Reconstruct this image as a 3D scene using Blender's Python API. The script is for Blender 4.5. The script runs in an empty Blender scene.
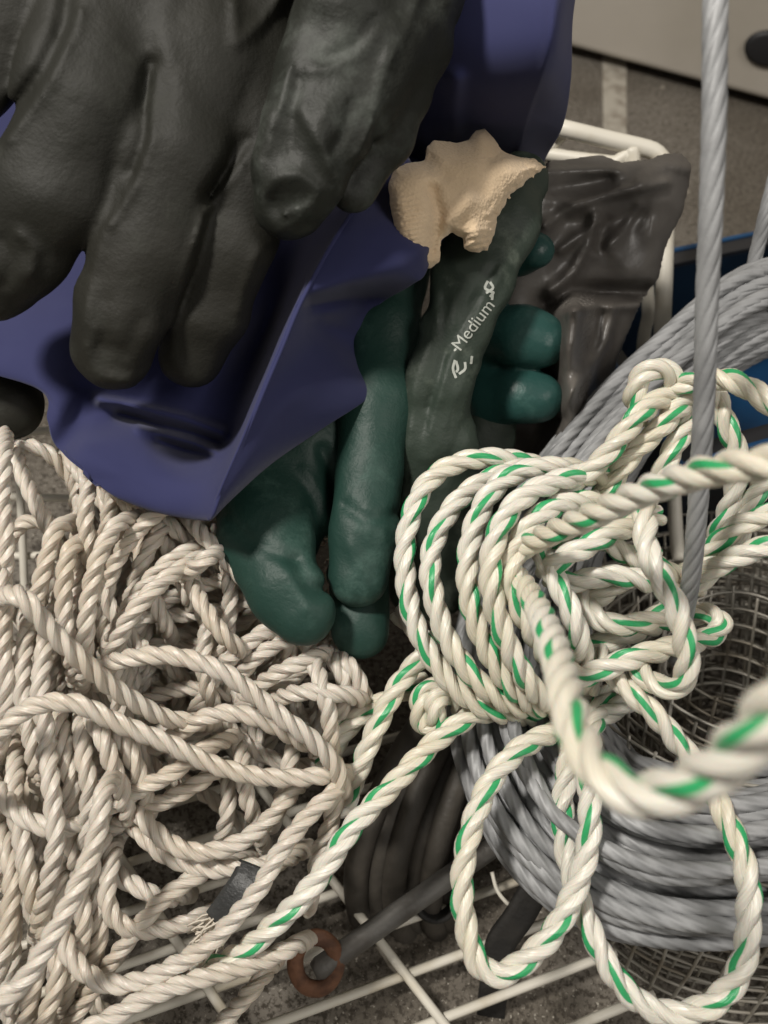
import bpy, math, random
import numpy as np
from mathutils import Vector, Matrix, Quaternion
from mathutils.bvhtree import BVHTree

SC = bpy.context.scene
COL = SC.collection
F = 775.0
PI = math.pi
HCAM = 0.41
PITCH, ROLL = math.radians(58), math.radians(8)

# ------------------------------------------------------------------ camera
fwd = np.array([0, math.cos(PITCH), -math.sin(PITCH)])
up0 = np.array([0, math.sin(PITCH), math.cos(PITCH)])
rt0 = np.array([1.0, 0, 0])
rt = rt0 * math.cos(ROLL) + up0 * math.sin(ROLL)
up = -rt0 * math.sin(ROLL) + up0 * math.cos(ROLL)
CAM = np.array([0, 0, HCAM])
cd = bpy.data.cameras.new('camera')
cam = bpy.data.objects.new('camera', cd)
COL.objects.link(cam)
m = Matrix.Identity(4)
for i in range(3):
    m[i][0], m[i][1], m[i][2], m[i][3] = rt[i], up[i], -fwd[i], CAM[i]
cam.matrix_world = m
cd.sensor_fit = 'VERTICAL'
cd.sensor_height = 36
cd.lens = 36 * F / 1024
cd.clip_start = 0.01
cd.dof.use_dof = True
cd.dof.focus_distance = 0.29
cd.dof.aperture_fstop = 9
SC.camera = cam


def c2w(p):                      # camera-frame metres (right, up, forward) -> world
    p = np.asarray(p, float)
    return CAM + p[..., 0:1] * rt + p[..., 1:2] * up + p[..., 2:3] * fwd


def cc(px, py, d):
    return np.array([(px - 384) / F * d, (512 - py) / F * d, d])


def pt(px, py, d):               # a place seen at that spot of the photograph, d metres away
    return c2w(cc(px, py, d))


def ground(px, py, z=0.0):
    v = fwd + (px - 384) / F * rt + (512 - py) / F * up
    return CAM + v * ((z - HCAM) / v[2])


# ------------------------------------------------------------------ objects
def props(o, label=None, cat=None, group=None, kind=None):
    if label: o['label'] = label
    if cat: o['category'] = cat
    if group: o['group'] = group
    if kind: o['kind'] = kind
    return o


def thing(name, label, cat, loc, group=None):
    o = bpy.data.objects.new(name, None)
    COL.objects.link(o)
    o.empty_display_size = 0.02
    o.location = Vector([float(v) for v in loc])
    return props(o, label, cat, group)


def mesh(name, verts, faces, mat, parent=None, smooth=True, uvs=None, midx=None):
    verts = np.asarray(verts, float)
    if parent is not None:
        org = np.array(parent['_org']) if '_org' in parent else np.array(parent.location)
    else:
        lo, hi = verts.min(0), verts.max(0)
        org = np.array([(lo[0] + hi[0]) / 2, (lo[1] + hi[1]) / 2, lo[2]])
    me = bpy.data.meshes.new(name)
    me.from_pydata((verts - org).tolist(), [], [tuple(int(i) for i in f) for f in faces])
    mats = mat if isinstance(mat, list) else [mat]
    for mm in mats:
        me.materials.append(mm)
    if smooth:
        me.polygons.foreach_set('use_smooth', [True] * len(me.polygons))
    if midx is not None:
        me.polygons.foreach_set('material_index', [int(i) for i in midx])
    if uvs is not None:
        ul = me.uv_layers.new(name='uv')
        li = np.empty(len(me.loops), int)
        me.loops.foreach_get('vertex_index', li)
        ul.data.foreach_set('uv', np.asarray(uvs)[li].ravel())
    me.update()
    o = bpy.data.objects.new(name, me)
    COL.objects.link(o)
    if parent is not None:
        o.parent = parent
    else:
        o.location = org.tolist()
    return o


def sub(parent_obj, name, verts, faces, mat, **k):     # a sub-part of a part that itself sits at its thing's origin
    verts = np.asarray(verts, float)
    root = parent_obj.parent if parent_obj.parent else parent_obj
    org = np.array(root.location)
    o = mesh(name, verts - org, faces, mat, None, **k)
    loc = np.array(o.location)
    o.parent = parent_obj
    o.location = loc.tolist()
    return o


class MB:
    def __init__(s): s.v, s.f = [], []

    def add(s, v, f):
        b = len(s.v)
        s.v.extend([list(map(float, q)) for q in v])
        s.f.extend([tuple(b + i for i in q) for q in f])
        return s


def catmull(P, ds, closed=False):
    P = np.asarray(P, float)
    n = len(P)
    if closed:
        Q = np.vstack([P[-1], P, P[0], P[1]]); segs = n
    else:
        Q = np.vstack([2 * P[0] - P[1], P, 2 * P[-1] - P[-2]]); segs = n - 1
    out = []
    for i in range(segs):
        p0, p1, p2, p3 = Q[i], Q[i + 1], Q[i + 2], Q[i + 3]
        k = max(4, int(np.linalg.norm(p2[:3] - p1[:3]) / ds * 2))
        t = np.linspace(0, 1, k, endpoint=False)[:, None]
        out.append(0.5 * ((2 * p1) + (-p0 + p2) * t + (2 * p0 - 5 * p1 + 4 * p2 - p3) * t * t + (-p0 + 3 * p1 - 3 * p2 + p3) * t ** 3))
    out = np.vstack(out + [P[:1] if closed else P[-1:]])
    L = np.r_[0, np.cumsum(np.linalg.norm(np.diff(out[:, :3], axis=0), axis=1))]
    m_ = max(3, int(L[-1] / ds) + 1)
    s = np.linspace(0, L[-1], m_)
    return np.stack([np.interp(s, L, out[:, j]) for j in range(out.shape[1])], 1), s


def frames(C, up_hint=None):
    T = np.gradient(C, axis=0)
    T /= np.linalg.norm(T, axis=1)[:, None] + 1e-12
    N = np.zeros_like(C)
    a = np.array([0, 0, 1.0]) if up_hint is None else np.array(up_hint, float)
    if abs(T[0] @ a) > .95: a = np.array([1.0, 0, 0])
    v = a - T[0] * (a @ T[0]); v /= np.linalg.norm(v)
    N[0] = v
    for i in range(1, len(C)):
        v = N[i - 1] - T[i] * (N[i - 1] @ T[i])
        N[i] = v / (np.linalg.norm(v) + 1e-12)
    return T, N, np.cross(T, N)


def sweep(C, rad, sides, prof=None, twist=None, phase=0.0, cap=True, fr=None):
    """Tube along centre points C. prof(theta)->radius factor, twist per point."""
    T, N, B = frames(C) if fr is None else fr
    n = len(C)
    rad = np.broadcast_to(np.asarray(rad, float), (n,))
    th = np.linspace(0, 2 * PI, sides, endpoint=False)
    tw = np.zeros(n) if twist is None else twist
    pf = np.ones(sides) if prof is None else prof(th)
    ang = th[None, :] + tw[:, None] + phase
    V = C[:, None, :] + (rad[:, None] * pf[None, :])[..., None] * (np.cos(ang)[..., None] * N[:, None, :] + np.sin(ang)[..., None] * B[:, None, :])
    V = V.reshape(-1, 3)
    i = np.arange(n - 1)[:, None] * sides
    j = np.arange(sides)[None, :]
    k = (j + 1) % sides
    Fq = np.stack([i + j, i + k, i + k + sides, i + j + sides], -1).reshape(-1, 4).tolist()
    if cap:
        Fq.append(tuple(range(sides - 1, -1, -1)))
        Fq.append(tuple((n - 1) * sides + q for q in range(sides)))
    return V, Fq


def tubes(paths, r, sides=8, ds=0.004):
    mb = MB()
    for P in paths:
        C, s = catmull(P, ds) if len(P) > 2 else (np.linspace(P[0], P[1], 6), None)
        mb.add(*sweep(C, r, sides))
    return mb.v, mb.f


# three-strand laid rope: returns list of (verts, faces, uvs, material index)
def rope_geo(path, R, pitch, ds=0.0011, sides=10, ph0=0.0, green=(0,), taper=None):
    C, s = catmull(path, ds)
    for _ in range(3):
        C[1:-1] = (C[:-2] + 2 * C[1:-1] + C[2:]) / 4
    fr = frames(C)
    T, N, B = fr
    V, Fq, U, M = [], [], [], []
    for k in range(3):
        a = 2 * PI * (s / pitch + k / 3) + ph0
        rr = R * 0.50
        S = C + rr * (np.cos(a)[:, None] * N + np.sin(a)[:, None] * B)
        # radial frame for the strand so that angle 0 points out of the rope
        Ts = np.gradient(S, axis=0); Ts /= np.linalg.norm(Ts, axis=1)[:, None]
        O = (S - C) / rr
        O = O - Ts * np.sum(O * Ts, 1)[:, None]; O /= np.linalg.norm(O, axis=1)[:, None]
        Bs = np.cross(Ts, O)
        rad = np.full(len(S), R * 0.53)
        rad[0] *= .55; rad[-1] *= .55
        v, f = sweep(S, rad, sides + 1, fr=(Ts, O, Bs), cap=False)
        th = np.linspace(0, 1, sides + 1)
        # reopen the seam so UVs stay continuous
        v = v.reshape(len(S), sides + 1, 3)
        ang = th * 2 * PI
        v = S[:, None, :] + rad[:, None, None] * (np.cos(ang)[None, :, None] * O[:, None, :] + np.sin(ang)[None, :, None] * Bs[:, None, :])
        n = len(S)
        b = sum(len(q) for q in V)
        i = np.arange(n - 1)[:, None] * (sides + 1)
        j = np.arange(sides)[None, :]
        ff = (np.stack([i + j, i + j + 1, i + j + sides + 2, i + j + sides + 1], -1).reshape(-1, 4) + b).tolist()
        ff.append(tuple(b + q for q in range(sides, -1, -1)))
        ff.append(tuple(b + (n - 1) * (sides + 1) + q for q in range(sides + 1)))
        V.append(v.reshape(-1, 3))
        Fq += ff
        L = np.r_[0, np.cumsum(np.linalg.norm(np.diff(S, axis=0), axis=1))]
        U.append(np.stack([np.broadcast_to(th[None, :], (n, sides + 1)), np.broadcast_to(L[:, None], (n, sides + 1))], -1).reshape(-1, 2))
        M += [1 if k in green else 0] * len(ff)
    return np.vstack(V), Fq, np.vstack(U), M


# ------------------------------------------------------------------ implicit surfaces
def surface_nets(G, lo, h):
    inside = G < 0
    nx, ny, nz = G.shape
    c = np.zeros((nx - 1, ny - 1, nz - 1), np.int8)
    for a in (0, 1):
        for b in (0, 1):
            for e in (0, 1):
                c += inside[a:nx - 1 + a, b:ny - 1 + b, e:nz - 1 + e]
    act = (c > 0) & (c < 8)
    idx = np.full(act.shape, -1, int)
    cells = np.argwhere(act)
    idx[act] = np.arange(len(cells))
    acc = np.zeros((len(cells), 3)); cnt = np.zeros(len(cells))
    corners = [(a, b, e) for a in (0, 1) for b in (0, 1) for e in (0, 1)]
    for p in corners:
        for ax in range(3):
            if p[ax] == 0:
                q = list(p); q[ax] = 1
                g0 = G[cells[:, 0] + p[0], cells[:, 1] + p[1], cells[:, 2] + p[2]]
                g1 = G[cells[:, 0] + q[0], cells[:, 1] + q[1], cells[:, 2] + q[2]]
                mk = (g0 < 0) != (g1 < 0)
                t = np.where(mk, g0 / np.where(mk, g0 - g1, 1), 0)
                pos = np.tile(np.array(p, float), (len(cells), 1))
                pos[:, ax] = t
                acc[mk] += pos[mk]; cnt[mk] += 1
    V = lo + (cells + acc / cnt[:, None]) * h
    faces = []
    for ax in range(3):
        o1, o2 = [a for a in range(3) if a != ax]
        sl0 = [slice(None)] * 3; sl1 = [slice(None)] * 3
        sl0[ax] = slice(0, -1); sl1[ax] = slice(1, None)
        e = inside[tuple(sl0)] != inside[tuple(sl1)]
        P = np.argwhere(e)
        ok = (P[:, o1] > 0) & (P[:, o2] > 0) & (P[:, o1] < G.shape[o1] - 1) & (P[:, o2] < G.shape[o2] - 1)
        P = P[ok]
        ins0 = inside[P[:, 0], P[:, 1], P[:, 2]]

        def gi(d1, d2):
            Q = P.copy(); Q[:, o1] += d1; Q[:, o2] += d2
            return idx[Q[:, 0], Q[:, 1], Q[:, 2]]
        q = np.stack([gi(-1, -1), gi(0, -1), gi(0, 0), gi(-1, 0)], 1)
        flip = ins0 if ax != 1 else ~ins0
        q = np.where(flip[:, None], q, q[:, ::-1])
        faces.append(q[(q >= 0).all(1)])
    return V, np.vstack(faces)


def smooth_verts(V, Fq, it=2):
    n = len(V)
    e = np.vstack([Fq[:, [0, 1]], Fq[:, [1, 2]], Fq[:, [2, 3]], Fq[:, [3, 0]]])
    deg = np.bincount(e.ravel(), minlength=n)[:, None]
    for _ in range(it):
        S = np.zeros_like(V)
        for k in range(3):
            S[:, k] = np.bincount(e[:, 0], V[e[:, 1], k], n) + np.bincount(e[:, 1], V[e[:, 0], k], n)
        V = .5 * V + .5 * S / np.maximum(deg, 1)
    return V


def vnoise(P, scale, seed):
    """value noise, roughly -1..1"""
    rng = np.random.RandomState(seed)
    tab = rng.rand(32, 32, 32) * 2 - 1
    Q = P / scale + 1000.37
    i = np.floor(Q).astype(int); f = Q - i
    f = f * f * (3 - 2 * f)
    out = 0
    for a in (0, 1):
        for b in (0, 1):
            for e in (0, 1):
                w = (f[..., 0] if a else 1 - f[..., 0]) * (f[..., 1] if b else 1 - f[..., 1]) * (f[..., 2] if e else 1 - f[..., 2])
                out = out + w * tab[(i[..., 0] + a) % 32, (i[..., 1] + b) % 32, (i[..., 2] + e) % 32]
    return out


def smin(a, b, k):
    h = np.clip(.5 + .5 * (b - a) / k, 0, 1)
    return b * (1 - h) + a * h - k * h * (1 - h)


def cone_sdf(P, a, b, ra, rb, sz):
    w = np.array([1, 1, 1 / sz])
    p = P * w; a = a * w; b = b * w
    ab = b - a
    t = np.clip(((p - a) @ ab) / (ab @ ab + 1e-12), 0, 1)
    d = np.linalg.norm(p - a - t[..., None] * ab, axis=-1)
    return d - (ra + (rb - ra) * t)


def seg2(PX, PY, pts):
    best = np.full(PX.shape, 1e9)
    for (x0, y0), (x1, y1) in zip(pts[:-1], pts[1:]):
        dx, dy = x1 - x0, y1 - y0
        t = np.clip(((PX - x0) * dx + (PY - y0) * dy) / (dx * dx + dy * dy + 1e-9), 0, 1)
        best = np.minimum(best, np.hypot(PX - x0 - t * dx, PY - y0 - t * dy))
    return best


def poly_sdf(PX, PY, poly):
    pts = list(poly) + [poly[0]]
    d = seg2(PX, PY, pts)
    ins = np.zeros(PX.shape, bool)
    for (x0, y0), (x1, y1) in zip(pts[:-1], pts[1:]):
        if y0 == y1: continue
        c = (y0 > PY) != (y1 > PY)
        ins ^= c & (PX < (x1 - x0) * (PY - y0) / (y1 - y0) + x0)
    return np.where(ins, -d, d)


def implicit(fn, lo, hi, h, smooth=2):
    n = [int(math.ceil((hi[i] - lo[i]) / h)) + 1 for i in range(3)]
    g = [lo[i] + np.arange(n[i]) * h for i in range(3)]
    P = np.stack(np.meshgrid(*g, indexing='ij'), -1)
    G = fn(P)
    V, Fq = surface_nets(G, np.array(lo), h)
    V = smooth_verts(V, Fq, smooth)
    return c2w(V), Fq[:, ::-1]


def proj(P):
    return 384 + F * P[..., 0] / P[..., 2], 512 - F * P[..., 1] / P[..., 2]


def glove_geo(chains, kfing=.003, kpalm=.012, sz=.75, h=.0013, creases=(), noise=(.0009, .010), big=(.0018, .028), seed=1):
    """chains: dict(pts=[(px,py,d,rpx)...], palm=bool); creases: (polyline, width px, depth m)"""
    segs = []
    for ch in chains:
        pts = [(cc(*q[:3]), q[3] * q[2] / F) for q in ch['pts']]
        segs.append((pts, ch.get('palm', False), ch.get('sz', sz)))
    allp = np.array([p for s_ in segs for p, r in s_[0]]); rs = max(r for s_ in segs for p, r in s_[0])
    rr = np.array([r for s_ in segs for p, r in s_[0]])[:, None]
    lo = (allp - rr).min(0) - .006; hi = (allp + rr).max(0) + .006

    def fn(P):
        f = None; pal = None
        for pts, palm, z in segs:
            d = None
            for (a, ra), (b, rb) in zip(pts[:-1], pts[1:]):
                q = cone_sdf(P, a, b, ra, rb, z)
                d = q if d is None else smin(d, q, .004)
            if palm: pal = d if pal is None else smin(pal, d, kpalm)
            else: f = d if f is None else smin(f, d, kfing)
        f = pal if f is None else (f if pal is None else smin(f, pal, kpalm))
        PX, PY = proj(P)
        for line, w, dep in creases:
            f = f + dep * np.exp(-(seg2(PX, PY, line) / w) ** 2)
        f = f + noise[0] * vnoise(P, noise[1], seed) + big[0] * vnoise(P * np.array([1, .6, 1]), big[1], seed + 7)
        return f * .8
    return implicit(fn, lo, hi, h)


def sheet(net, nu=70, nv=70, thick=.0012, wob=(0, .02, 1), creases=()):
    """cloth from a control net of (px,py,d); Catmull-Rom both ways; closed thin shell"""
    A = np.array([[cc(*q) for q in row] for row in net], float)

    def cr(A, n):
        k = len(A)
        Q = np.concatenate([(2 * A[:1] - A[1:2]), A, (2 * A[-1:] - A[-2:-1])])
        t = np.linspace(0, k - 1 - 1e-9, n)
        i = np.floor(t).astype(int); u = (t - i).reshape((-1,) + (1,) * (A.ndim - 1))
        p0, p1, p2, p3 = Q[i], Q[i + 1], Q[i + 2], Q[i + 3]
        return .5 * (2 * p1 + (p2 - p0) * u + (2 * p0 - 5 * p1 + 4 * p2 - p3) * u * u + (3 * p1 - p0 - 3 * p2 + p3) * u ** 3)
    S = cr(A, nv)
    S = np.swapaxes(cr(np.swapaxes(S, 0, 1), nu), 0, 1)
    if wob[0]:
        S[..., 2] += wob[0] * vnoise(S * np.array([1, 1, .4]), wob[1], wob[2])
    PX, PY = proj(S)
    for line, w, a in creases:
        S = S * (1 + a * np.exp(-(seg2(PX, PY, line) / w) ** 2) / S[..., 2])[..., None]
    dv = np.gradient(S, axis=0); du = np.gradient(S, axis=1)
    N = np.cross(du, dv); N /= np.linalg.norm(N, axis=-1)[..., None] + 1e-12
    N *= np.sign(N[..., 2:3].mean())
    top = S.reshape(-1, 3); bot = (S + N * thick).reshape(-1, 3)
    V = c2w(np.vstack([top, bot]))
    n = nu * nv
    f = []
    for a in range(nv - 1):
        for b in range(nu - 1):
            q = (a * nu + b, a * nu + b + 1, (a + 1) * nu + b + 1, (a + 1) * nu + b)
            f.append(q); f.append(tuple(n + i for i in q[::-1]))
    rim = [b for b in range(nu)] + [a * nu + nu - 1 for a in range(1, nv)] + [(nv - 1) * nu + b for b in range(nu - 2, -1, -1)] + [a * nu for a in range(nv - 2, 0, -1)]
    for i, j in zip(rim, rim[1:] + rim[:1]):
        f.append((j, i, n + i, n + j))
    L = np.linspace(0, 1, nu); M = np.linspace(0, 1, nv)
    wu = np.linalg.norm(np.diff(S[nv // 2], axis=0), axis=1).sum(); wv = np.linalg.norm(np.diff(S[:, nu // 2], axis=0), axis=1).sum()
    uv = np.stack(np.meshgrid(L * wu, M * wv), -1).reshape(-1, 2)
    return V, f, np.vstack([uv, uv])


# ------------------------------------------------------------------ materials
def srgb(r, g, b):
    return tuple(((c / 255 + .055) / 1.055) ** 2.4 if c / 255 > .04045 else c / 255 / 12.92 for c in (r, g, b)) + (1,)


class NT:
    def __init__(s, name):
        s.m = bpy.data.materials.new(name); s.m.use_nodes = True
        s.t = s.m.node_tree; s.b = s.t.nodes['Principled BSDF']

    def n(s, typ, **kw):
        o = s.t.nodes.new(typ)
        for k, v in kw.items():
            if k[0] == '_': setattr(o, k[1:], v)
            else: o.inputs[int(k[1:]) if k[0] == 'i' and k[1:].isdigit() else k].default_value = v
        return o

    def l(s, a, b): s.t.links.new(a, b)

    def set(s, **kw):
        for k, v in kw.items(): s.b.inputs[k.replace('_', ' ')].default_value = v
        return s

    def noise(s, vec, scale, detail=3, rough=.5):
        o = s.n('ShaderNodeTexNoise'); o.inputs['Scale'].default_value = scale; o.inputs['Detail'].default_value = detail
        o.inputs['Roughness'].default_value = rough
        s.l(vec, o.inputs['Vector']); return o.outputs['Fac']

    def ramp(s, fac, a, b):
        o = s.n('ShaderNodeMapRange'); o.inputs['From Min'].default_value = a; o.inputs['From Max'].default_value = b
        o.interpolation_type = 'SMOOTHSTEP'
        s.l(fac, o.inputs['Value']); return o.outputs['Result']

    def mix(s, fac, c1, c2):
        o = s.n('ShaderNodeMix'); o.data_type = 'RGBA'
        if hasattr(fac, 'links') or hasattr(fac, 'is_linked'): s.l(fac, o.inputs[0])
        else: o.inputs[0].default_value = fac
        for c, i in ((c1, 6), (c2, 7)):
            if isinstance(c, tuple): o.inputs[i].default_value = c
            else: s.l(c, o.inputs[i])
        return o.outputs[2]

    def bump(s, hgt, dist, strength=1.0):
        o = s.n('ShaderNodeBump'); o.inputs['Distance'].default_value = dist; o.inputs['Strength'].default_value = strength
        s.l(hgt, o.inputs['Height']); s.l(o.outputs['Normal'], s.b.inputs['Normal']); return o

    def math(s, op, a, b=None, c=None):
        o = s.n('ShaderNodeMath'); o.operation = op
        for i, v in enumerate((a, b, c)):
            if v is None: continue
            if isinstance(v, (int, float)): o.inputs[i].default_value = v
            else: s.l(v, o.inputs[i])
        return o.outputs[0]

    def obj(s): return s.n('ShaderNodeTexCoord').outputs['Object']


def rope_mat(name, base, stain, green=None, k=0.0, fleckw=.086):
    t = NT(name)
    uv = t.n('ShaderNodeUVMap'); uv.uv_map = 'uv'
    sp = t.n('ShaderNodeSeparateXYZ'); t.l(uv.outputs['UV'], sp.inputs[0])
    u, v = sp.outputs['X'], sp.outputs['Y']
    u2 = t.math('ADD', u, t.math('MULTIPLY', v, k))
    fr = t.math('FRACT', u2)
    # fibres: fine lines that follow the yarns
    cx = t.math('MULTIPLY', u2, 26.0); cy = t.math('MULTIPLY', v, 60.0)
    cmb = t.n('ShaderNodeCombineXYZ'); t.l(cx, cmb.inputs[0]); t.l(cy, cmb.inputs[1])
    nz = t.noise(cmb.outputs[0], 1.0, 2)
    ob = t.obj()
    big = t.ramp(t.noise(ob, 22, 3), .40, .70)
    col = t.mix(big, base, stain)
    col = t.mix(t.ramp(nz, .30, .75), t.mix(.22, col, (.12, .10, .07, 1)), col)
    if green:
        d = t.math('ABSOLUTE', t.math('SUBTRACT', fr, .5))
        g = t.math('SUBTRACT', 1.0, t.ramp(d, fleckw * .85, fleckw * 1.15))
        col = t.mix(g, col, green)
    t.l(col, t.b.inputs['Base Color'])
    t.set(Roughness=.34, Specular_IOR_Level=.55, Subsurface_Weight=.12, Subsurface_Scale=.003)
    t.bump(nz, .0004, .8)
    return t.m


def plain(name, col, rough=.5, metal=0.0, noise_scale=None, col2=None, bump=0.0, bscale=200, spec=.5, lo=.4, hi=.65):
    t = NT(name)
    ob = t.obj()
    t.set(Roughness=rough, Metallic=metal, Specular_IOR_Level=spec)
    if col2:
        t.l(t.mix(t.ramp(t.noise(ob, noise_scale, 4), lo, hi), col, col2), t.b.inputs['Base Color'])
    else:
        t.set(Base_Color=col)
    if bump:
        t.bump(t.noise(ob, bscale, 4, .6), bump)
    return t.m


FLK = .0041
M = {}
KG = 1.0 / (7.3 * FLK) * 1.55
M['rope'] = rope_mat('white polypropylene rope', srgb(216, 208, 196), srgb(204, 192, 174))
M['frope'] = rope_mat('white rope yarn', srgb(232, 228, 216), srgb(224, 217, 196))
M['fgreen'] = rope_mat('white rope yarn with green tracer', srgb(232, 228, 216), srgb(224, 217, 196), srgb(52, 160, 100), KG)
M['fray'] = plain('frayed fibre', srgb(214, 205, 190), .6)


def glove_mat(name, a, b, dust, rough=.58, dl=.52, dh=.78):
    t = NT(name)
    ob = t.obj()
    c = t.mix(t.ramp(t.noise(ob, 18, 3), .35, .7), a, b)
    n2 = t.noise(ob, 42, 6, .68)
    c = t.mix(t.ramp(n2, dl, dh), c, dust)
    t.l(c, t.b.inputs['Base Color'])
    t.set(Specular_IOR_Level=.3)
    r = t.n('ShaderNodeMapRange'); r.inputs['To Min'].default_value = rough - .08; r.inputs['To Max'].default_value = rough + .2
    t.l(n2, r.inputs['Value']); t.l(r.outputs[0], t.b.inputs['Roughness'])
    h = t.math('ADD', t.math('MULTIPLY', t.noise(ob, 130, 4, .6), .6), t.math('MULTIPLY', t.noise(ob, 900, 2), .12))
    t.bump(h, .0014, .6)
    return t.m


M['glove_olive'] = glove_mat('black green nitrile', srgb(26, 26, 20), srgb(31, 30, 24), srgb(44, 45, 39))
M['glove_grey'] = glove_mat('worn grey green nitrile', srgb(30, 32, 27), srgb(36, 37, 32), srgb(68, 72, 67), .5, .48, .74)
M['glove_green'] = glove_mat('dark green nitrile', srgb(30, 56, 49), srgb(36, 62, 55), srgb(62, 88, 80), .44)
M['glove_print'] = glove_mat('dull green nitrile', srgb(48, 58, 50), srgb(58, 66, 58), srgb(98, 106, 96), .46)
M['glove_film_sheen'] = glove_mat('nitrile with teal film sheen', srgb(34, 66, 62), srgb(42, 76, 72), srgb(72, 106, 100), .3)  # teal sheen of the bag film put into the glove colour
M['print'] = plain('white print', srgb(176, 180, 172), .6)


def cloth_mat():
    t = NT('navy twill')
    uv = t.n('ShaderNodeUVMap'); uv.uv_map = 'uv'
    w = t.n('ShaderNodeTexWave'); w.bands_direction = 'DIAGONAL'
    w.inputs['Scale'].default_value = 800; w.inputs['Distortion'].default_value = .6; w.inputs['Detail'].default_value = 1
    t.l(uv.outputs['UV'], w.inputs['Vector'])
    ob = t.obj()
    n = t.noise(ob, 30, 4)
    c = t.mix(t.ramp(n, .35, .7), srgb(46, 49, 86), srgb(51, 54, 91))
    c = t.mix(t.math('MULTIPLY', w.outputs['Fac'], .25), c, srgb(34, 36, 68))
    t.l(c, t.b.inputs['Base Color'])
    t.set(Roughness=.8, Specular_IOR_Level=.2, Sheen_Weight=.15, Sheen_Roughness=.5)
    h = t.math('ADD', t.math('MULTIPLY', w.outputs['Fac'], .08), n)
    t.bump(h, .0006, .6)
    return t.m


M['navy'] = cloth_mat()


def knit_mat():
    t = NT('beige knit cotton')
    ob = t.obj()
    c = t.mix(t.ramp(t.noise(ob, 60, 3), .35, .7), srgb(222, 198, 166), srgb(208, 184, 152))
    t.l(c, t.b.inputs['Base Color'])
    t.set(Roughness=.9, Specular_IOR_Level=.15, Sheen_Weight=.3)
    v = t.n('ShaderNodeTexVoronoi'); v.inputs['Scale'].default_value = 900
    t.l(ob, v.inputs['Vector'])
    t.bump(v.outputs['Distance'], .0006, .5)
    return t.m


M['knit'] = knit_mat()
M['bag'] = plain('black polythene film', srgb(76, 72, 68), .38, 0, 26, srgb(98, 94, 89), .0006, 60, .5)
M['steel'] = plain('galvanised steel cable', srgb(154, 155, 156), .55, .15, 60, srgb(134, 135, 136), .0001, 900)
M['zinc'] = plain('galvanised wire', srgb(172, 168, 158), .45, .3, 40, srgb(140, 132, 118))
M['rackwhite'] = plain('white coated wire', srgb(214, 209, 196), .45, 0, 40, srgb(190, 180, 158), lo=.5, hi=.75)
M['rust'] = plain('rusty steel', srgb(118, 82, 60), .75, .2, 120, srgb(84, 58, 44), .0008, 300)
M['rod'] = plain('dark oxidised steel', srgb(104, 102, 98), .55, .2, 60, srgb(82, 78, 73), .0005, 300)
M['rubber'] = plain('black rubber', srgb(64, 60, 54), .6, 0, 50, srgb(80, 75, 68), .0006, 200)
M['strap'] = plain('black strap', srgb(30, 29, 27), .7, 0, 80, srgb(40, 38, 35), .0005, 500)
M['tape'] = plain('black tape', srgb(62, 63, 63), .45, 0, 60, srgb(50, 51, 51), .0005, 400)
M['bluedark'] = plain('dark blue plastic', srgb(18, 36, 54), .5, 0, 20, srgb(14, 28, 42))
M['blue'] = plain('blue plastic', srgb(22, 66, 104), .4, 0, 20, srgb(18, 54, 88), .0004, 200)
M['cab'] = plain('off white enamel', srgb(184, 177, 166), .5, 0, 5, srgb(172, 165, 153), .0004, 60)
M['dark'] = plain('dark plastic', srgb(34, 34, 36), .5)
M['tapefloor'] = plain('pale worn tape', srgb(176, 170, 158), .6, 0, 60, srgb(140, 132, 120))


def floor_mat():
    t = NT('grey brown speckled floor')
    ob = t.obj()
    c = t.mix(t.ramp(t.noise(ob, 6, 5, .6), .35, .65), srgb(132, 126, 117), srgb(104, 97, 87))
    c = t.mix(t.ramp(t.noise(ob, 320, 3, .7), .45, .62), c, srgb(74, 68, 60))
    c = t.mix(t.ramp(t.noise(ob, 520, 2, .6), .62, .70), c, srgb(176, 170, 158))
    c = t.mix(t.ramp(t.noise(ob, 90, 2, .5), .72, .76), c, srgb(186, 178, 164))
    t.l(c, t.b.inputs['Base Color'])
    t.set(Roughness=.8, Specular_IOR_Level=.3)
    t.bump(t.noise(ob, 420, 4, .7), .002, .8)
    return t.m


M['floor'] = floor_mat()


# ================================================================== the setting
def quadbox(P, Q, name, mat, parent=None, **k):
    """solid between two matching polygons P and Q"""
    n = len(P)
    f = [tuple(range(n)), tuple(range(2 * n - 1, n - 1, -1))] + [(i, i + n, (i + 1) % n + n, (i + 1) % n) for i in range(n)]
    return mesh(name, list(P) + list(Q), f, mat, parent, smooth=False, **k)


def fix_normals(o):
    import bmesh
    bm = bmesh.new(); bm.from_mesh(o.data)
    bmesh.ops.recalc_face_normals(bm, faces=bm.faces)
    bm.to_mesh(o.data); bm.free()
    return o


def bevel(o, w, seg=2):
    b = o.modifiers.new('bevel', 'BEVEL'); b.width = w; b.segments = seg; b.limit_method = 'ANGLE'
    return o


fl = quadbox([(-2, -1.2, 0), (2.5, -1.2, 0), (2.5, 3, 0), (-2, 3, 0)], [(-2, -1.2, -.05), (2.5, -1.2, -.05), (2.5, 3, -.05), (-2, 3, -.05)], 'floor', M['floor'])
props(fix_normals(fl), 'grey brown speckled floor strewn with pale grit', 'floor', None, 'structure')

bw = quadbox([(-2, 2.95, 0), (2.5, 2.95, 0), (2.5, 3, 0), (-2, 3, 0)], [(-2, 2.95, 2.5), (2.5, 2.95, 2.5), (2.5, 3, 2.5), (-2, 3, 2.5)], 'wall_back', M['cab'])
props(fix_normals(bw), 'plain pale room wall behind the cabinet', 'wall', None, 'structure')

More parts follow.
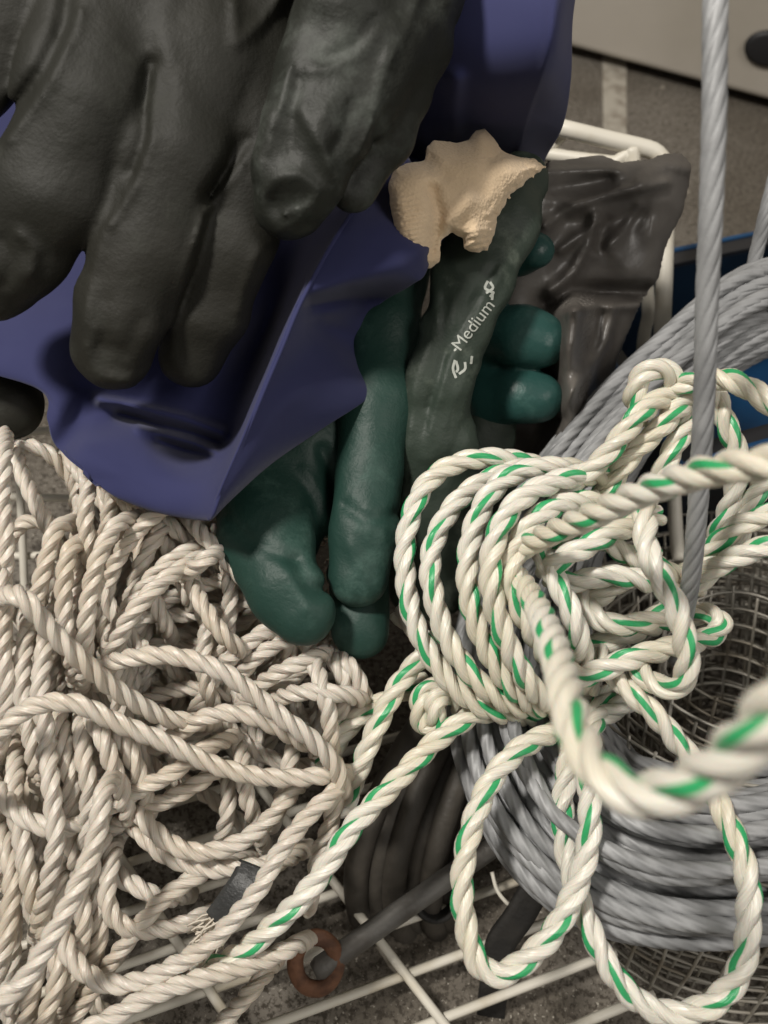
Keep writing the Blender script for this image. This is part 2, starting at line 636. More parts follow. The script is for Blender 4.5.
# pale strip on the floor
q = [ground(*p) for p in ((602, 40), (626, 38), (626, 136), (603, 138))]
s = quadbox([v + np.array([0, 0, .0012]) for v in q], [v + np.array([0, 0, .0001]) for v in q], 'floor_tape', M['tapefloor'])
props(fix_normals(s), 'pale worn strip on the brown floor behind the white rack', 'tape')

# white enamel cabinet whose lower edge shows at the top right
a, b = ground(560, 45, .012), ground(768, 101, .012)
ex = (b - a); ex[2] = 0; ex /= np.linalg.norm(ex)
ey = np.array([-ex[1], ex[0], 0])
if ey[1] < 0: ey = -ey
A0, B0 = a - ex * .55, b + ex * .35
cabloc = (A0 + B0) / 2 + ey * .25; cabloc[2] = 0
cab = thing('cabinet', 'white enamel cabinet standing on the floor at the top right', 'cabinet', cabloc)
W0 = [A0, B0, B0 + ey * .5, A0 + ey * .5]
o = quadbox([v for v in W0], [v + np.array([0, 0, .7]) for v in W0], 'cabinet_body', M['cab'], cab)
bevel(fix_normals(o), .006, 3)
W1 = [A0 + ey * .03 + ex * .03, B0 + ey * .03 - ex * .03, B0 + ey * .47 - ex * .03, A0 + ey * .47 + ex * .03]
o = quadbox([v * np.array([1, 1, 0]) for v in W1], [v * np.array([1, 1, 0]) + np.array([0, 0, .02]) for v in W1], 'plinth', M['dark'], cab)
fix_normals(o)
# round dark finger hole in the front
v = fwd + (770 - 384) / F * rt + (512 - 48) / F * up
tt = ((A0 - CAM) @ ey) / (v @ ey)
hc = CAM + v * tt
zz = np.array([0, 0, 1.0])
mb = MB()
th = np.linspace(0, 2 * PI, 28, endpoint=False)
ring = lambda r, dep: [hc + ex * (r * 1.5 * math.cos(t_)) + zz * (r * math.sin(t_)) - ey * dep for t_ in th]
R0, R1, R2 = ring(.0150, -.002), ring(.0150, .0035), ring(.0115, .0045)
n = 28
mb.add(R0 + R1 + R2, [(i, (i + 1) % n, n + (i + 1) % n, n + i) for i in range(n)] + [(n + i, n + (i + 1) % n, 2 * n + (i + 1) % n, 2 * n + i) for i in range(n)] + [tuple(range(2 * n, 3 * n))])
fix_normals(mesh('grip', mb.v, mb.f, M['dark'], cab)).data.validate()
cab.children[-1]['label'] = 'black oval grip'

# ================================================================== blue crate
ca, cb_ = pt(590, 298, .455), pt(800, 210, .455)
zr = (ca[2] + cb_[2]) / 2
ca[2] = cb_[2] = zr
cx = cb_ - ca; cx[2] = 0; L0 = np.linalg.norm(cx) ; cx /= L0
cy = np.array([-cx[1], cx[0], 0]); cy = cy if cy[1] < 0 else -cy      # towards the viewer
c0 = ca - cx * .02; Lx, Ly = L0 + .16, .125
crate = thing('crate', 'low blue plastic crate with dark rim behind the grey cable coil', 'crate', (c0 + cx * Lx / 2 + cy * Ly / 2) * np.array([1, 1, 0]))


def slab(p, ux, lx, uy, ly, z0, z1, name, mat, parent):
    P = [p, p + ux * lx, p + ux * lx + uy * ly, p + uy * ly]
    P = [np.array([w[0], w[1], 0]) for w in P]
    o = quadbox([w + zz * z0 for w in P], [w + zz * z1 for w in P], name, mat, parent)
    return bevel(fix_normals(o), min(.0015, (z1 - z0) * .3))


def frame_ring(p, lx, ly, t, z0, z1, name, mat, parent):
    def rc(i): return [p + cx * i + cy * i, p + cx * (lx - i) + cy * i, p + cx * (lx - i) + cy * (ly - i), p + cx * i + cy * (ly - i)]
    o_, i_ = [np.array([w[0], w[1], 0]) for w in rc(0)], [np.array([w[0], w[1], 0]) for w in rc(t)]
    V = [w + zz * z0 for w in o_] + [w + zz * z0 for w in i_] + [w + zz * z1 for w in o_] + [w + zz * z1 for w in i_]
    f = []
    for k in range(4):
        j = (k + 1) % 4
        f += [(k, j, 8 + j, 8 + k), (4 + j, 4 + k, 12 + k, 12 + j), (8 + k, 8 + j, 12 + j, 12 + k), (k, 4 + k, 4 + j, j)]
    return bevel(fix_normals(mesh(name, V, f, mat, parent, smooth=False)), .001)


frame_ring(c0, Lx, Ly, .003, .002, zr - .004, 'side_walls', M['bluedark'], crate)
frame_ring(c0 - cx * .006 - cy * .006, Lx + .012, Ly + .012, .010, zr - .004, zr, 'rim', M['dark'], crate)
frame_ring(c0 - cx * .0075 - cy * .0075, Lx + .015, Ly + .015, .003, zr - .002, zr + .0015, 'rim_edge', M['blue'], crate)
slab(c0, cx, Lx, cy, Ly, .001, .004, 'bottom', M['blue'], crate)

# ================================================================== white wire rack
rack = thing('wire_rack', 'white coated wire rack lying under the ropes with an upright end frame', 'rack', ground(330, 900))
g0 = ground(405, 975, .016)
gd1 = ground(505, 938, .016) - g0; gd1 /= np.linalg.norm(gd1)
gd2 = ground(440, 1020, .016) - g0; gd2 -= gd1 * (gd2 @ gd1) * .0; gd2 /= np.linalg.norm(gd2)
sp = np.linalg.norm(ground(458, 1052, .016) - g0) * .62
for i in range(-9, 4):
    p = g0 + gd2 * (i * sp)
    v_, f_ = tubes([[p - gd1 * .30, p - gd1 * .1, p + gd1 * .085]], .0021, 8, .02)
    mesh('wire', v_, f_, M['rackwhite'], rack)
for i in range(-3, 1):
    p = g0 + gd1 * (i * sp * 3.3) + zz * .0038
    v_, f_ = tubes([[p - gd2 * (9 * sp + .004), p, p + gd2 * (3 * sp)]], .0021, 8, .02)
    mesh('cross_wire', v_, f_, M['rackwhite'], rack)
D = .40
for w_ in ([(19, 462, .40), (22, 530, .402), (27, 640, .408)], [(-30, 497, .404), (20, 497, .404), (92, 499, .402)], [(-30, 556, .408), (24, 556, .408), (84, 553, .406)], [(-20, 440, .40), (30, 432, .40), (80, 428, .40)]):
    v_, f_ = tubes([[pt(*q) for q in w_]], .0021, 8, .01)
    mesh('wire', v_, f_, M['rackwhite'], rack)
top = [pt(430, 95, .425), pt(520, 117, .412), pt(565, 129, D), pt(610, 140, D), pt(640, 147, D), pt(655, 152, D), pt(664, 163, D + .001), pt(667, 180, .402),
       pt(666, 230, .405), pt(664, 290, .408), pt(661, 350, .412), pt(656, 420, .417), pt(650, 480, .425)]
v_, f_ = tubes([top], .0043, 12, .003)
mesh('end_frame', v_, f_, M['rackwhite'], rack)
v_, f_ = tubes([[pt(520, 150, .418), pt(560, 156, .412), pt(612, 163, .405), pt(632, 165, .403), pt(648, 300, .425), pt(643, 345, .430), pt(632, 480, .44)]], .0036, 10, .003)
mesh('upright_wire', v_, f_, M['rackwhite'], rack)
v_, f_ = tubes([[pt(632, 148, .4), pt(633, 168, .403)]], .004, 10)
mesh('spacer', v_, f_, M['rackwhite'], rack)
v_, f_ = tubes([[pt(598, 374, .43), pt(632, 364, .43), pt(700, 344, .43)]], .0023, 8)
mesh('wire', v_, f_, M['rackwhite'], rack)
v_, f_ = tubes([[pt(668, 360, .42), pt(676, 530, .41), pt(680, 560, .405)]], .0036, 10)
mesh('upright_wire', v_, f_, M['rackwhite'], rack)
v_, f_ = tubes([[pt(538, 158, .415), pt(570, 130, .407)]], .0028, 10)
mesh('brace', v_, f_, M['rackwhite'], rack)

# ================================================================== roll of galvanised mesh
T_, B_ = pt(745, 645, .350), pt(703, 878, .450)
ax_ = T_ - B_; HM = np.linalg.norm(ax_); ax_ /= HM
m1 = np.cross(ax_, [0, 0, 1.0]); m1 /= np.linalg.norm(m1); m2 = np.cross(ax_, m1)
rb = np.array([B_[0], B_[1], 0])
rng = np.random.RandomState(4)
roll = thing('wire_mesh_roll', 'roll of fine galvanised wire mesh standing inside the grey cable coil', 'wire mesh', rb)
for lay, (r0, r1) in enumerate(((.106, .096), (.094, .086), (.079, .074), (.066, .062), (.052, .050), (.036, .036))):
    mb = MB()
    nv = int(2 * PI * r0 / .0105)
    off = rng.rand() * 6
    def P(a, h):
        r = r1 + (r0 - r1) * (h / HM)
        w = 1 + .035 * math.sin(2 * a + lay * 1.3) + .012 * math.sin(5 * a + h * 30 + lay)
        return B_ + ax_ * h + (m1 * math.cos(a) + m2 * math.sin(a)) * r * w
    for k in range(nv):
        a0 = off + 2 * PI * k / nv
        jit = rng.randn(7) * .012
        C = np.array([P(a0 + .25 * (h_ / HM) + jit[i_], h_) for i_, h_ in enumerate(np.linspace(0, HM * (1 + .01 * rng.randn()), 7))])
        mb.add(*sweep(C, .0008, 5))
    for h_ in np.arange(.004, HM, .0105):
        C = np.array([P(a_, h_ + .0012 * math.sin(3 * a_ + lay)) for a_ in np.linspace(off, off + 2 * PI, 72)])
        mb.add(*sweep(C, .0008, 5))
    mesh('mesh_layer', mb.v, mb.f, M['zinc'], roll)

# ================================================================== coil of grey steel cable
outer = [(768, 262), (655, 345), (560, 440), (492, 545), (455, 640), (452, 740), (486, 830), (540, 893), (610, 930), (700, 945), (800, 935), (885, 890), (950, 770), (972, 610), (950, 430), (880, 290)]
inner = [(772, 350), (705, 390), (650, 440), (606, 520), (585, 610), (588, 690), (620, 745), (650, 762), (705, 775), (780, 768), (840, 735), (878, 660), (890, 570), (880, 470), (850, 395), (815, 350)]
dmid = [.362, .352, .340, .330, .323, .315, .300, .288, .280, .278, .282, .292, .312, .34, .37, .39]
coilloc = ground(720, 640); coilloc[2] = 0
coil = thing('steel_cable_coil', 'coil of grey twisted steel cable around the wire mesh roll', 'cable', coilloc)
NT_ = 34
pts = []
rng = np.random.RandomState(11)
order = list(np.linspace(0, 1, NT_))
rng.shuffle(order)
lobes = lambda th: 1.04 - .17 * (1 - np.abs(np.sin(3 * th))) ** 2
CR = .0027
for ti, t_ in enumerate(order):
    jit = rng.randn(16, 2) * 3.6
    jit = (jit + np.roll(jit, 1, 0) + np.roll(jit, -1, 0)) / 2
    loop = []
    for k in range(16):
        x = outer[k][0] * (1 - t_) + inner[k][0] * t_ + jit[k, 0]
        y = outer[k][1] * (1 - t_) + inner[k][1] * t_ + jit[k, 1]
        d = dmid[k] + .012 * math.sin(ti * 2.4) + rng.randn() * .0015 - .016 * math.sin(PI * t_) + .014 * t_
        loop.append(pt(x, y, d))
    C, s_ = catmull(loop, .0022, True)
    fr_ = frames(C)
    v_, f_ = sweep(C, CR * (1 + .1 * rng.rand()), 24, lobes, s_ * 2 * PI / .046, cap=False, fr=fr_)
    mesh('cable_turn', v_, f_, M['steel'], coil)
for nm, P_, rr in (('loose_end', [(716, -40, .198), (715, 40, .20), (714, 120, .203), (711, 210, .21), (707, 300, .22), (704, 400, .233), (699, 490, .248), (692, 570, .268), (684, 620, .29), (676, 660, .31)], .0031),
                   ('loose_end', [(790, 120, .34), (768, 205, .35), (757, 250, .36), (744, 300, .375), (720, 340, .39)], .0031)):
    C, s_ = catmull([pt(*q) for q in P_], .0012)
    v_, f_ = sweep(C, rr, 36, lobes, s_ * 2 * PI / .046)
    mesh(nm, v_, f_, M['steel'], coil)

# ================================================================== dark hose coil, rod, straps
hose = thing('rubber_hose', 'coiled black rubber hose between the white rope and grey cable', 'hose', ground(420, 800))
for k, (dx, dd) in enumerate(((0, 0), (20, .004), (38, .0), (57, .008), (76, .003), (94, .010))):
    P_ = [(452 + dx * .5, 640, .375 + dd), (432 + dx * .75, 700, .355 + dd), (398 + dx * .9, 760, .345 + dd), (368 + dx, 825, .34 + dd), (356 + dx, 880, .345 + dd), (365 + dx * .9, 925, .36 + dd), (400 + dx * .8, 945, .378 + dd)]
    C, s_ = catmull([pt(*q) for q in P_], .003)
    mesh('hose_turn', *sweep(C, .0056, 14), M['rubber'], hose)

hc_ = pt(436, 902, .346)  # short open black tube facing the camera
Ch = np.array([hc_ + fwd * t_ for t_ in (.014, .009, 0, -.0008, 0, .009, .012)])
Vh, Fh = sweep(Ch, np.array([.0100, .0100, .0100, .0088, .0076, .0076, .0076]), 28, fr=(np.tile(-fwd, (7, 1)), np.tile(rt, (7, 1)), np.tile(up, (7, 1))), cap=False)
Fh.append(tuple(6 * 28 + q for q in range(28)))
o = fix_normals(mesh('dark_tube', Vh, Fh, M['strap'], hose)); o['label'] = 'open black tube'

rod = thing('steel_rod', 'dark steel rod ending in a rusty brown ring above the wire rack', 'rod', ground(320, 965))
p0, p1 = pt(314, 972, .318), pt(505, 838, .345)
C = np.linspace(p0, p1, 40)
mesh('shaft', *sweep(C, np.r_[.0035, np.full(38, .0046), .0035], 16), M['rod'], rod)
mb = MB()
cen = pt(316, 963, .318)
e1 = rt * .98 + up * .1 + fwd * .12; e1 /= np.linalg.norm(e1); e2 = np.cross(e1, fwd + .25 * rt); e2 /= np.linalg.norm(e2)
a_ = np.linspace(0, 2 * PI, 49)[:-1]
C = np.array([cen + (e1 * math.cos(t_) * .0085 + e2 * math.sin(t_) * .0104) for t_ in a_])
n, sd = 48, 14
V = []
for i in range(n):
    o_ = C[i] - cen; o_ /= np.linalg.norm(o_); nn = np.cross(e1, e2)
    for j in range(sd):
        b_ = 2 * PI * j / sd
        V.append(C[i] + (o_ * math.cos(b_) + nn * math.sin(b_) * .8) * .0034)
Fq = [(i * sd + j, i * sd + (j + 1) % sd, ((i + 1) % n) * sd + (j + 1) % sd, ((i + 1) % n) * sd + j) for i in range(n) for j in range(sd)]
o = fix_normals(mesh('ring', V, Fq, M['rust'], rod)); o['label'] = 'rusty brown ring'

P_ = [(545, 870, .335), (520, 915, .338), (500, 945, .342), (494, 985, .346), (487, 1040, .352)]
C, s_ = catmull([pt(*q) for q in P_], .002)
flat = lambda th: 1 / np.maximum(np.abs(np.cos(th)) / 1.0, np.abs(np.sin(th)) / .28)
o = mesh('strap', *sweep(C, .0062, 24, lambda th: np.minimum(flat(th), 1.04), None, phase=.0, fr=frames(C, rt)), M['strap'])
props(o, 'narrow black strap hanging below the flecked rope loop', 'strap')
v_, f_ = tubes([[pt(492, 872, .345), pt(497, 890, .342), pt(507, 903, .34), pt(520, 914, .342)]], .0009, 8, .002)
o = mesh('wire_offcut', v_, f_, M['rackwhite'])
props(o, 'short bent white wire offcut beside the black strap', 'wire')

# ================================================================== white rope pile
pile = thing('rope', 'tangled pile of plain white twisted rope at the lower left', 'rope', ground(150, 800))
WR = .0034
A = []      # (depth, points)
def S(d, *p): A.append((d, list(p)))
S([.262, .248, .252, .258, .265, .272, .28, .29], (4, 596), (22, 597), (50, 630), (82, 661), (108, 684), (135, 702), (165, 718), (200, 722))
S([.255, .262, .262, .262, .263, .264, .266, .268, .27, .272, .274, .276, .278, .28, .285], (-30, 775), (0, 733), (15, 717), (34, 706), (55, 702), (78, 704), (100, 714), (120, 724), (140, 732), (165, 742), (190, 754), (214, 765), (250, 775), (290, 778), (338, 774))
S([.322, .300, .288, .284, .288, .292], (226, 544), (192, 562), (160, 584), (132, 614), (116, 644), (104, 672))
S([.31, .30, .298, .298, .30], (200, 545), (172, 560), (150, 580), (130, 606), (112, 640))
S([.31, .292, .286, .282, .282, .283, .292], (140, 517), (120, 523), (107, 540), (97, 562), (90, 592), (86, 628), (84, 668))
S([.305, .292, .288, .288, .292], (86, 540), (72, 548), (65, 572), (64, 610), (72, 660))
S([.31, .296, .292, .292, .30], (72, 522), (56, 530), (48, 556), (38, 592), (30, 630))
S([.34, .33, .328, .33, .34], (3, 562), (10, 538), (28, 521), (50, 527), (62, 548))
S([.288, .274, .27, .268, .268, .268, .268, .268, .269, .27, .271, .272, .274, .276, .278, .28, .285], (104, 668), (114, 662), (130, 658), (152, 655), (175, 656), (192, 660), (207, 665), (225, 673), (242, 685), (257, 697), (275, 712), (292, 725), (310, 738), (322, 750), (331, 760), (338, 772), (343, 790))
S([.30, .284, .282, .282, .282, .284, .288, .292], (160, 745), (192, 724), (212, 715), (235, 713), (257, 718), (280, 729), (300, 741), (320, 748))
S([.315, .302, .302, .304, .306, .312], (215, 672), (242, 648), (262, 633), (277, 630), (287, 640), (290, 660))
S([.312, .302, .304, .310], (240, 676), (257, 656), (285, 641), (298, 640))
S([.31, .298, .296, .305], (250, 693), (275, 674), (305, 661), (322, 654))
S([.31, .292, .288, .29, .30], (268, 706), (290, 694), (322, 692), (347, 695), (362, 700))
S([.31, .295, .288, .288, .292], (308, 645), (316, 668), (324, 692), (329, 716), (331, 745))
S([.325, .305, .302, .306], (335, 640), (345, 660), (356, 675), (368, 705))
S([.32, .304, .302, .306], (326, 645), (336, 664), (345, 684), (340, 720))
S([.31, .296, .292, .292, .30], (186, 575), (200, 600), (212, 620), (226, 638), (242, 650))
S([.32, .304, .300, .300, .304, .312], (186, 515), (202, 534), (220, 552), (240, 575), (258, 596), (276, 624))
S([.30, .288, .296, .318], (186, 573), (203, 561), (217, 553), (227, 548))
S([.29, .280, .276, .272, .270, .270, .270, .270, .270, .270, .272, .274, .280], (343, 780), (334, 793), (312, 812), (281, 850), (260, 887), (230, 923), (207, 945), (175, 965), (140, 981), (108, 984), (85, 972), (68, 952), (62, 930))
S([.295, .285, .284, .286, .29], (333, 752), (337, 785), (330, 825), (320, 850), (312, 890))
S([.272, .258, .254, .250, .246, .244, .242], (112, 780), (103, 797), (95, 842), (75, 892), (48, 943), (20, 985), (-10, 1006))
S([.285, .274, .272, .270, .270, .276], (48, 740), (50, 775), (53, 805), (56, 840), (48, 885), (40, 920))
S([.285, .276, .272, .272, .275, .285], (-6, 785), (8, 803), (25, 818), (45, 827), (68, 828), (95, 820))
S([.29, .285, .282, .282, .284, .288, .294], (113, 855), (108, 880), (108, 905), (120, 924), (145, 930), (175, 927), (205, 915))
S([.30, .292, .290, .290, .30], (112, 868), (125, 880), (142, 889), (162, 899), (182, 896))
S([.305, .290, .286, .284, .284, .286, .288, .29], (238, 862), (205, 872), (180, 886), (157, 905), (137, 929), (116, 956), (92, 990), (66, 1030))
S([.262, .264, .266, .268, .270, .273, .276, .280], (78, 1034), (105, 1021), (138, 1002), (170, 988), (205, 977), (240, 968), (268, 958), (296, 945))
S([.300, .296, .292, .300], (212, 1036), (232, 1012), (252, 990), (270, 968))
S([.300, .286, .282, .282, .284, .286, .290], (130, 800), (145, 820), (168, 842), (195, 852), (225, 848), (258, 830), (292, 793))
S([.305, .292, .289, .288, .288, .29, .30], (128, 818), (142, 834), (167, 856), (208, 869), (245, 867), (280, 862), (300, 852))
S([.30, .288, .284, .284, .288, .30], (98, 812), (118, 802), (146, 786), (172, 773), (200, 752), (228, 739))
S([.305, .294, .292, .294, .30], (108, 830), (130, 817), (160, 803), (190, 788), (215, 772))
S([.285, .276, .276, .280, .29], (94, 722), (104, 740), (112, 765), (122, 790), (128, 815))
S([.29, .284, .284, .292], (118, 728), (128, 748), (138, 772), (146, 800))
S([.31, .295, .293, .296, .31], (238, 740), (244, 770), (246, 795), (253, 815), (262, 840))
S([.315, .306, .304, .31], (226, 772), (229, 790), (227, 815), (222, 840))
S([.31, .298, .298, .31], (296, 740), (290, 762), (284, 790), (276, 815))
S([.345, .335, .332, .334, .338, .342, .345], (-8, 470), (6, 449), (30, 446), (52, 456), (70, 478), (84, 505), (92, 530))
S([.335, .325, .320, .318, .318], (14, 446), (20, 468), (32, 496), (46, 522), (58, 548))
S([.335, .326, .322, .320, .322], (70, 460), (84, 478), (100, 498), (114, 518), (130, 545))
S([.33, .318, .314, .312, .314], (120, 500), (134, 530), (142, 560), (150, 590), (166, 625))
S([.33, .318, .312, .310], (150, 510), (164, 540), (180, 575), (190, 600))
S([.30, .292, .288, .286, .29], (28, 626), (24, 655), (22, 690), (30, 730), (36, 770))
S([.29, .284, .280, .280, .285], (46, 640), (42, 668), (40, 700), (46, 735), (44, 770))
S([.286, .280, .278, .278, .284], (82, 730), (84, 760), (90, 790), (86, 830), (92, 870))
S([.295, .280, .276, .274, .278], (16, 760), (14, 800), (22, 840), (30, 885), (44, 930))
S([.29, .278, .274, .270, .268], (2, 830), (12, 870), (10, 910), (4, 950), (-14, 990))
S([.29, .284, .282, .282, .288], (60, 880), (50, 920), (40, 960), (30, 1000), (24, 1040))
S([.285, .280, .278, .276, .28], (56, 950), (58, 975), (50, 1005), (40, 1034), (36, 1060))
S([.29, .284, .282, .284, .288], (88, 850), (80, 890), (84, 925), (76, 960), (64, 1000))
S([.295, .29, .288, .29, .295], (104, 838), (98, 880), (100, 930), (92, 965), (80, 1000))
S([.30, .296, .294, .296, .302], (4, 455), (2, 500), (6, 545), (2, 600), (4, 650))
S([.295, .288, .286, .288, .295], (-6, 560), (4, 600), (2, 650), (8, 700), (0, 745))
S([.295, .285, .282, .284, .29], (60, 720), (66, 750), (72, 790), (70, 830), (78, 870))
S([.30, .29, .288, .29, .30], (186, 870), (160, 880), (200, 862), (230, 856), (250, 850))[:0] if False else None
for d, p in A:
    d = d if isinstance(d, list) else [d] * len(p)
    assert len(d) == len(p), (len(d), len(p), p)
    # carry each end on down into the heap
    def ext(i, j):
        x = p[i][0] + (p[i][0] - p[j][0]) * .5; y = p[i][1] + (p[i][1] - p[j][1]) * .5
        return (x, y, d[i] + .022)
    path = [ext(0, 1)] + [(x, y, dd) for (x, y), dd in zip(p, d)] + [ext(-1, -2)]
    v_, f_, u_, m_ = rope_geo([pt(*q) for q in path], WR, .0222, .0011, 9, random.Random(len(p) * 7 + int(p[0][0])).random() * 6, green=())
    mesh('strand', v_, f_, M['rope'], pile, uvs=u_)
# deeper strands that fill the heap
rnd = random.Random(21)
hole = lambda x, y: (110 < x < 260 and 845 < y < 1100) or (260 < x and y > 800) or (y < 575 and x < 70) or (150 < x < 215 and 800 < y < 840)
k = 0
while k < 95:
    x, y = rnd.uniform(-10, 330), rnd.uniform(500, 1020)
    if hole(x, y) or x + (y - 500) * .0 > 345: continue
    if y < 600 and x > 250: continue
    lay = rnd.uniform(0.008, .065)
    base = .292 if x < 120 else .30
    an = rnd.gauss(PI / 2, .35) if x < 130 else rnd.uniform(0, PI)
    cur = rnd.gauss(0, .35)
    P_, ok = [], True
    for i in range(-3, 4):
        aa = an + cur * i / 3
        P_.append((x + 34 * i * math.cos(aa), y + 34 * i * math.sin(aa), base + lay + .004 * math.sin(i)))
    if any(hole(a_, b_) and rnd.random() < .9 for a_, b_, c_ in P_) or any(a_ > 345 for a_, b_, c_ in P_): continue
    if any(pt(*q)[2] < .012 for q in P_): continue
    v_, f_, u_, m_ = rope_geo([pt(*q) for q in P_], WR, .0222, .0016, 7, rnd.random() * 6, green=())
    mesh('strand', v_, f_, M['rope'], pile, uvs=u_)
    k += 1
# taped end with a frayed tip
C, s_ = catmull([pt(*q) for q in ((254, 868, .288), (246, 884, .284), (234, 902, .283), (221, 920, .284))], .001)
fr_ = frames(C, rt)
o = mesh('taped_end', *sweep(C, .0058, 24, lambda th: np.minimum(1 / np.maximum(np.abs(np.cos(th)), np.abs(np.sin(th)) / .62), 1.1), None, fr=fr_), M['tape'], pile)
o['label'] = 'black taped rope end'
mb = MB()
rnd = random.Random(3)
e_ = C[-1]; dr = (C[-1] - C[-6]); dr /= np.linalg.norm(dr)
for i in range(90):
    st = e_ + (rt * rnd.uniform(-1, 1) + up * rnd.uniform(-.7, .7) + fwd * rnd.uniform(-1, 1)) * .0035
    tip = st + dr * rnd.uniform(.006, .013) + (rt * rnd.gauss(-.2, .5) + up * rnd.gauss(0, .5) + fwd * rnd.gauss(0, .5)) * .006
    mid = (st + tip) / 2 + (rt * rnd.gauss(0, 1) + up * rnd.gauss(0, 1)) * .0008
    Cq, _ = catmull([st, mid, tip], .002)
    mb.add(*sweep(Cq, .0004, 4))
o = mesh('frayed_tip', mb.v, mb.f, M['fray'], pile)

# ================================================================== flecked rope
fl_rope = thing('flecked_rope', 'hank of white twisted rope with green flecks lying over the grey cable coil', 'rope', ground(560, 760))


def FR(name, P_, ph=0.0, d=None, green=(0, 1), ds=.0009):
    if d is not None:
        P_ = [(x, y, d) if not isinstance(d, (list, tuple)) else (x, y, d[i]) for i, (x, y) in enumerate(P_)]
    v_, f_, u_, m_ = rope_geo([pt(*q) for q in P_], FLK, .0285, ds, 12, ph, green)
    return mesh(name, v_, f_, [M['frope'], M['fgreen']], fl_rope, uvs=u_, midx=m_)


FR('wrap', [(560, 475, .32), (531, 464, .305), (496, 458, .297), (461, 462, .294), (432, 478, .292), (414, 507, .29), (405, 548, .288), (408, 598, .286), (421, 638, .284), (443, 674, .284), (469, 699, .286), (500, 713, .29), (545, 716, .305), (580, 700, .32)], .3)
FR('wrap', [(580, 480, .315), (540, 468, .302), (505, 473, .294), (476, 486, .29), (452, 508, .286), (436, 537, .283), (430, 566, .28), (434, 598, .278), (446, 636, .277), (466, 668, .277), (490, 692, .279), (522, 708, .286), (560, 708, .30)], 1.7)
FR('wrap', [(600, 478, .30), (567, 468, .288), (526, 470, .280), (497, 486, .276), (479, 514, .273), (469, 548, .271), (468, 588, .270), (477, 626, .270), (494, 662, .272), (516, 692, .276), (546, 708, .288), (575, 700, .30)], 3.1)
FR('wrap', [(620, 480, .29), (584, 475, .278), (552, 483, .271), (522, 498, .266), (501, 525, .263), (491, 558, .262), (492, 594, .262), (502, 630, .263), (517, 664, .266), (536, 692, .272), (560, 706, .285), (590, 700, .30)], 4.4)
FR('wrap', [(600, 500, .283), (560, 505, .272), (530, 525, .266), (514, 555, .265), (512, 585, .264), (521, 612, .264), (536, 638, .268), (552, 665, .275), (570, 700, .29)], 5.2)
# near strand that swings out towards the viewer
FR('loop', [(505, 566, .285), (520, 580, .268), (534, 602, .242), (549, 634, .208), (560, 668, .183), (568, 704, .164), (580, 742, .152), (600, 772, .143), (630, 792, .137), (664, 793, .131), (702, 777, .124), (735, 753, .117), (768, 718, .110), (820, 660, .103)], 2.2)
FR('loop', [(505, 566, .285), (522, 549, .268), (545, 536, .252), (570, 525, .238), (602, 511, .222), (643, 492, .205), (683, 478, .190), (723, 468, .178), (768, 463, .168), (830, 462, .158)], .9)
FR('loop', [(545, 575, .28), (560, 560, .27), (590, 545, .27), (620, 530, .275), (660, 515, .285)], 2.9)
# knot and runs at the upper right
FR('knot', [(642, 420, .29), (634, 400, .282), (640, 378, .278), (655, 368, .276), (670, 374, .278), (676, 394, .284), (668, 420, .292)], .4)
FR('strand', [(555, 500, .285), (576, 480, .278), (600, 462, .275), (621, 437, .273), (640, 414, .274), (662, 398, .28), (690, 385, .288)], 2.0)
FR('strand', [(590, 505, .29), (612, 482, .283), (632, 454, .28), (658, 430, .279), (676, 411, .28), (692, 398, .285)], 3.3)
FR('strand', [(640, 510, .292), (655, 490, .288), (663, 470, .284), (676, 444, .282), (693, 418, .284), (715, 400, .29)], 1.1)
FR('strand', [(668, 392, .283), (690, 382, .276), (712, 378, .27), (736, 382, .264), (756, 393, .26), (785, 415, .256)], 4.2)
FR('strand', [(705, 375, .29), (716, 396, .282), (726, 424, .28), (736, 450, .282), (736, 485, .286), (726, 515, .292), (712, 545, .30)], .2)
FR('strand', [(790, 500, .27), (768, 515, .272), (740, 525, .275), (716, 545, .282), (692, 568, .29), (660, 590, .30)], 5.5)
FR('strand', [(800, 540, .265), (768, 546, .268), (741, 555, .272), (716, 567, .278), (694, 586, .286), (670, 600, .295)], 2.5)
FR('strand', [(800, 440, .28), (775, 470, .282), (752, 500, .286), (742, 528, .29), (730, 560, .30)], 3.7)
FR('strand', [(545, 575, .285), (572, 582, .278), (606, 576, .276), (640, 580, .279), (668, 590, .288), (690, 605, .30)], 1.9)
FR('strand', [(560, 600, .292), (590, 600, .287), (612, 588, .286), (640, 566, .288), (660, 556, .292)], .8)
FR('strand', [(700, 590, .30), (660, 568, .288), (630, 556, .284), (600, 540, .284), (570, 545, .288), (550, 560, .295)], 5.0)
# vertical run with a turn at its foot
FR('loop', [(640, 490, .275), (645, 519, .262), (647, 548, .256), (660, 578, .252), (674, 602, .250), (682, 630, .250), (687, 656, .252), (684, 680, .256), (665, 688, .262), (645, 676, .268), (632, 658, .275)], 3.0)
FR('strand', [(545, 640, .29), (556, 661, .278), (580, 676, .272), (606, 668, .269), (632, 658, .268), (658, 651, .270), (684, 644, .276), (708, 638, .282), (722, 626, .284), (712, 614, .288), (690, 616, .294)], 1.4)
FR('strand', [(540, 545, .288), (546, 562, .276), (560, 588, .270), (571, 612, .268), (578, 634, .270), (584, 660, .278), (590, 690, .29)], 4.8)
FR('strand', [(575, 590, .29), (590, 610, .280), (604, 622, .277), (628, 625, .276), (655, 618, .279), (680, 602, .288)], .6)
FR('strand', [(570, 640, .295), (590, 645, .288), (615, 640, .286), (640, 630, .288), (665, 622, .296)], 2.7)
FR('strand', [(540, 690, .30), (570, 715, .29), (596, 716, .287), (622, 706, .287), (640, 690, .292)], 3.9)
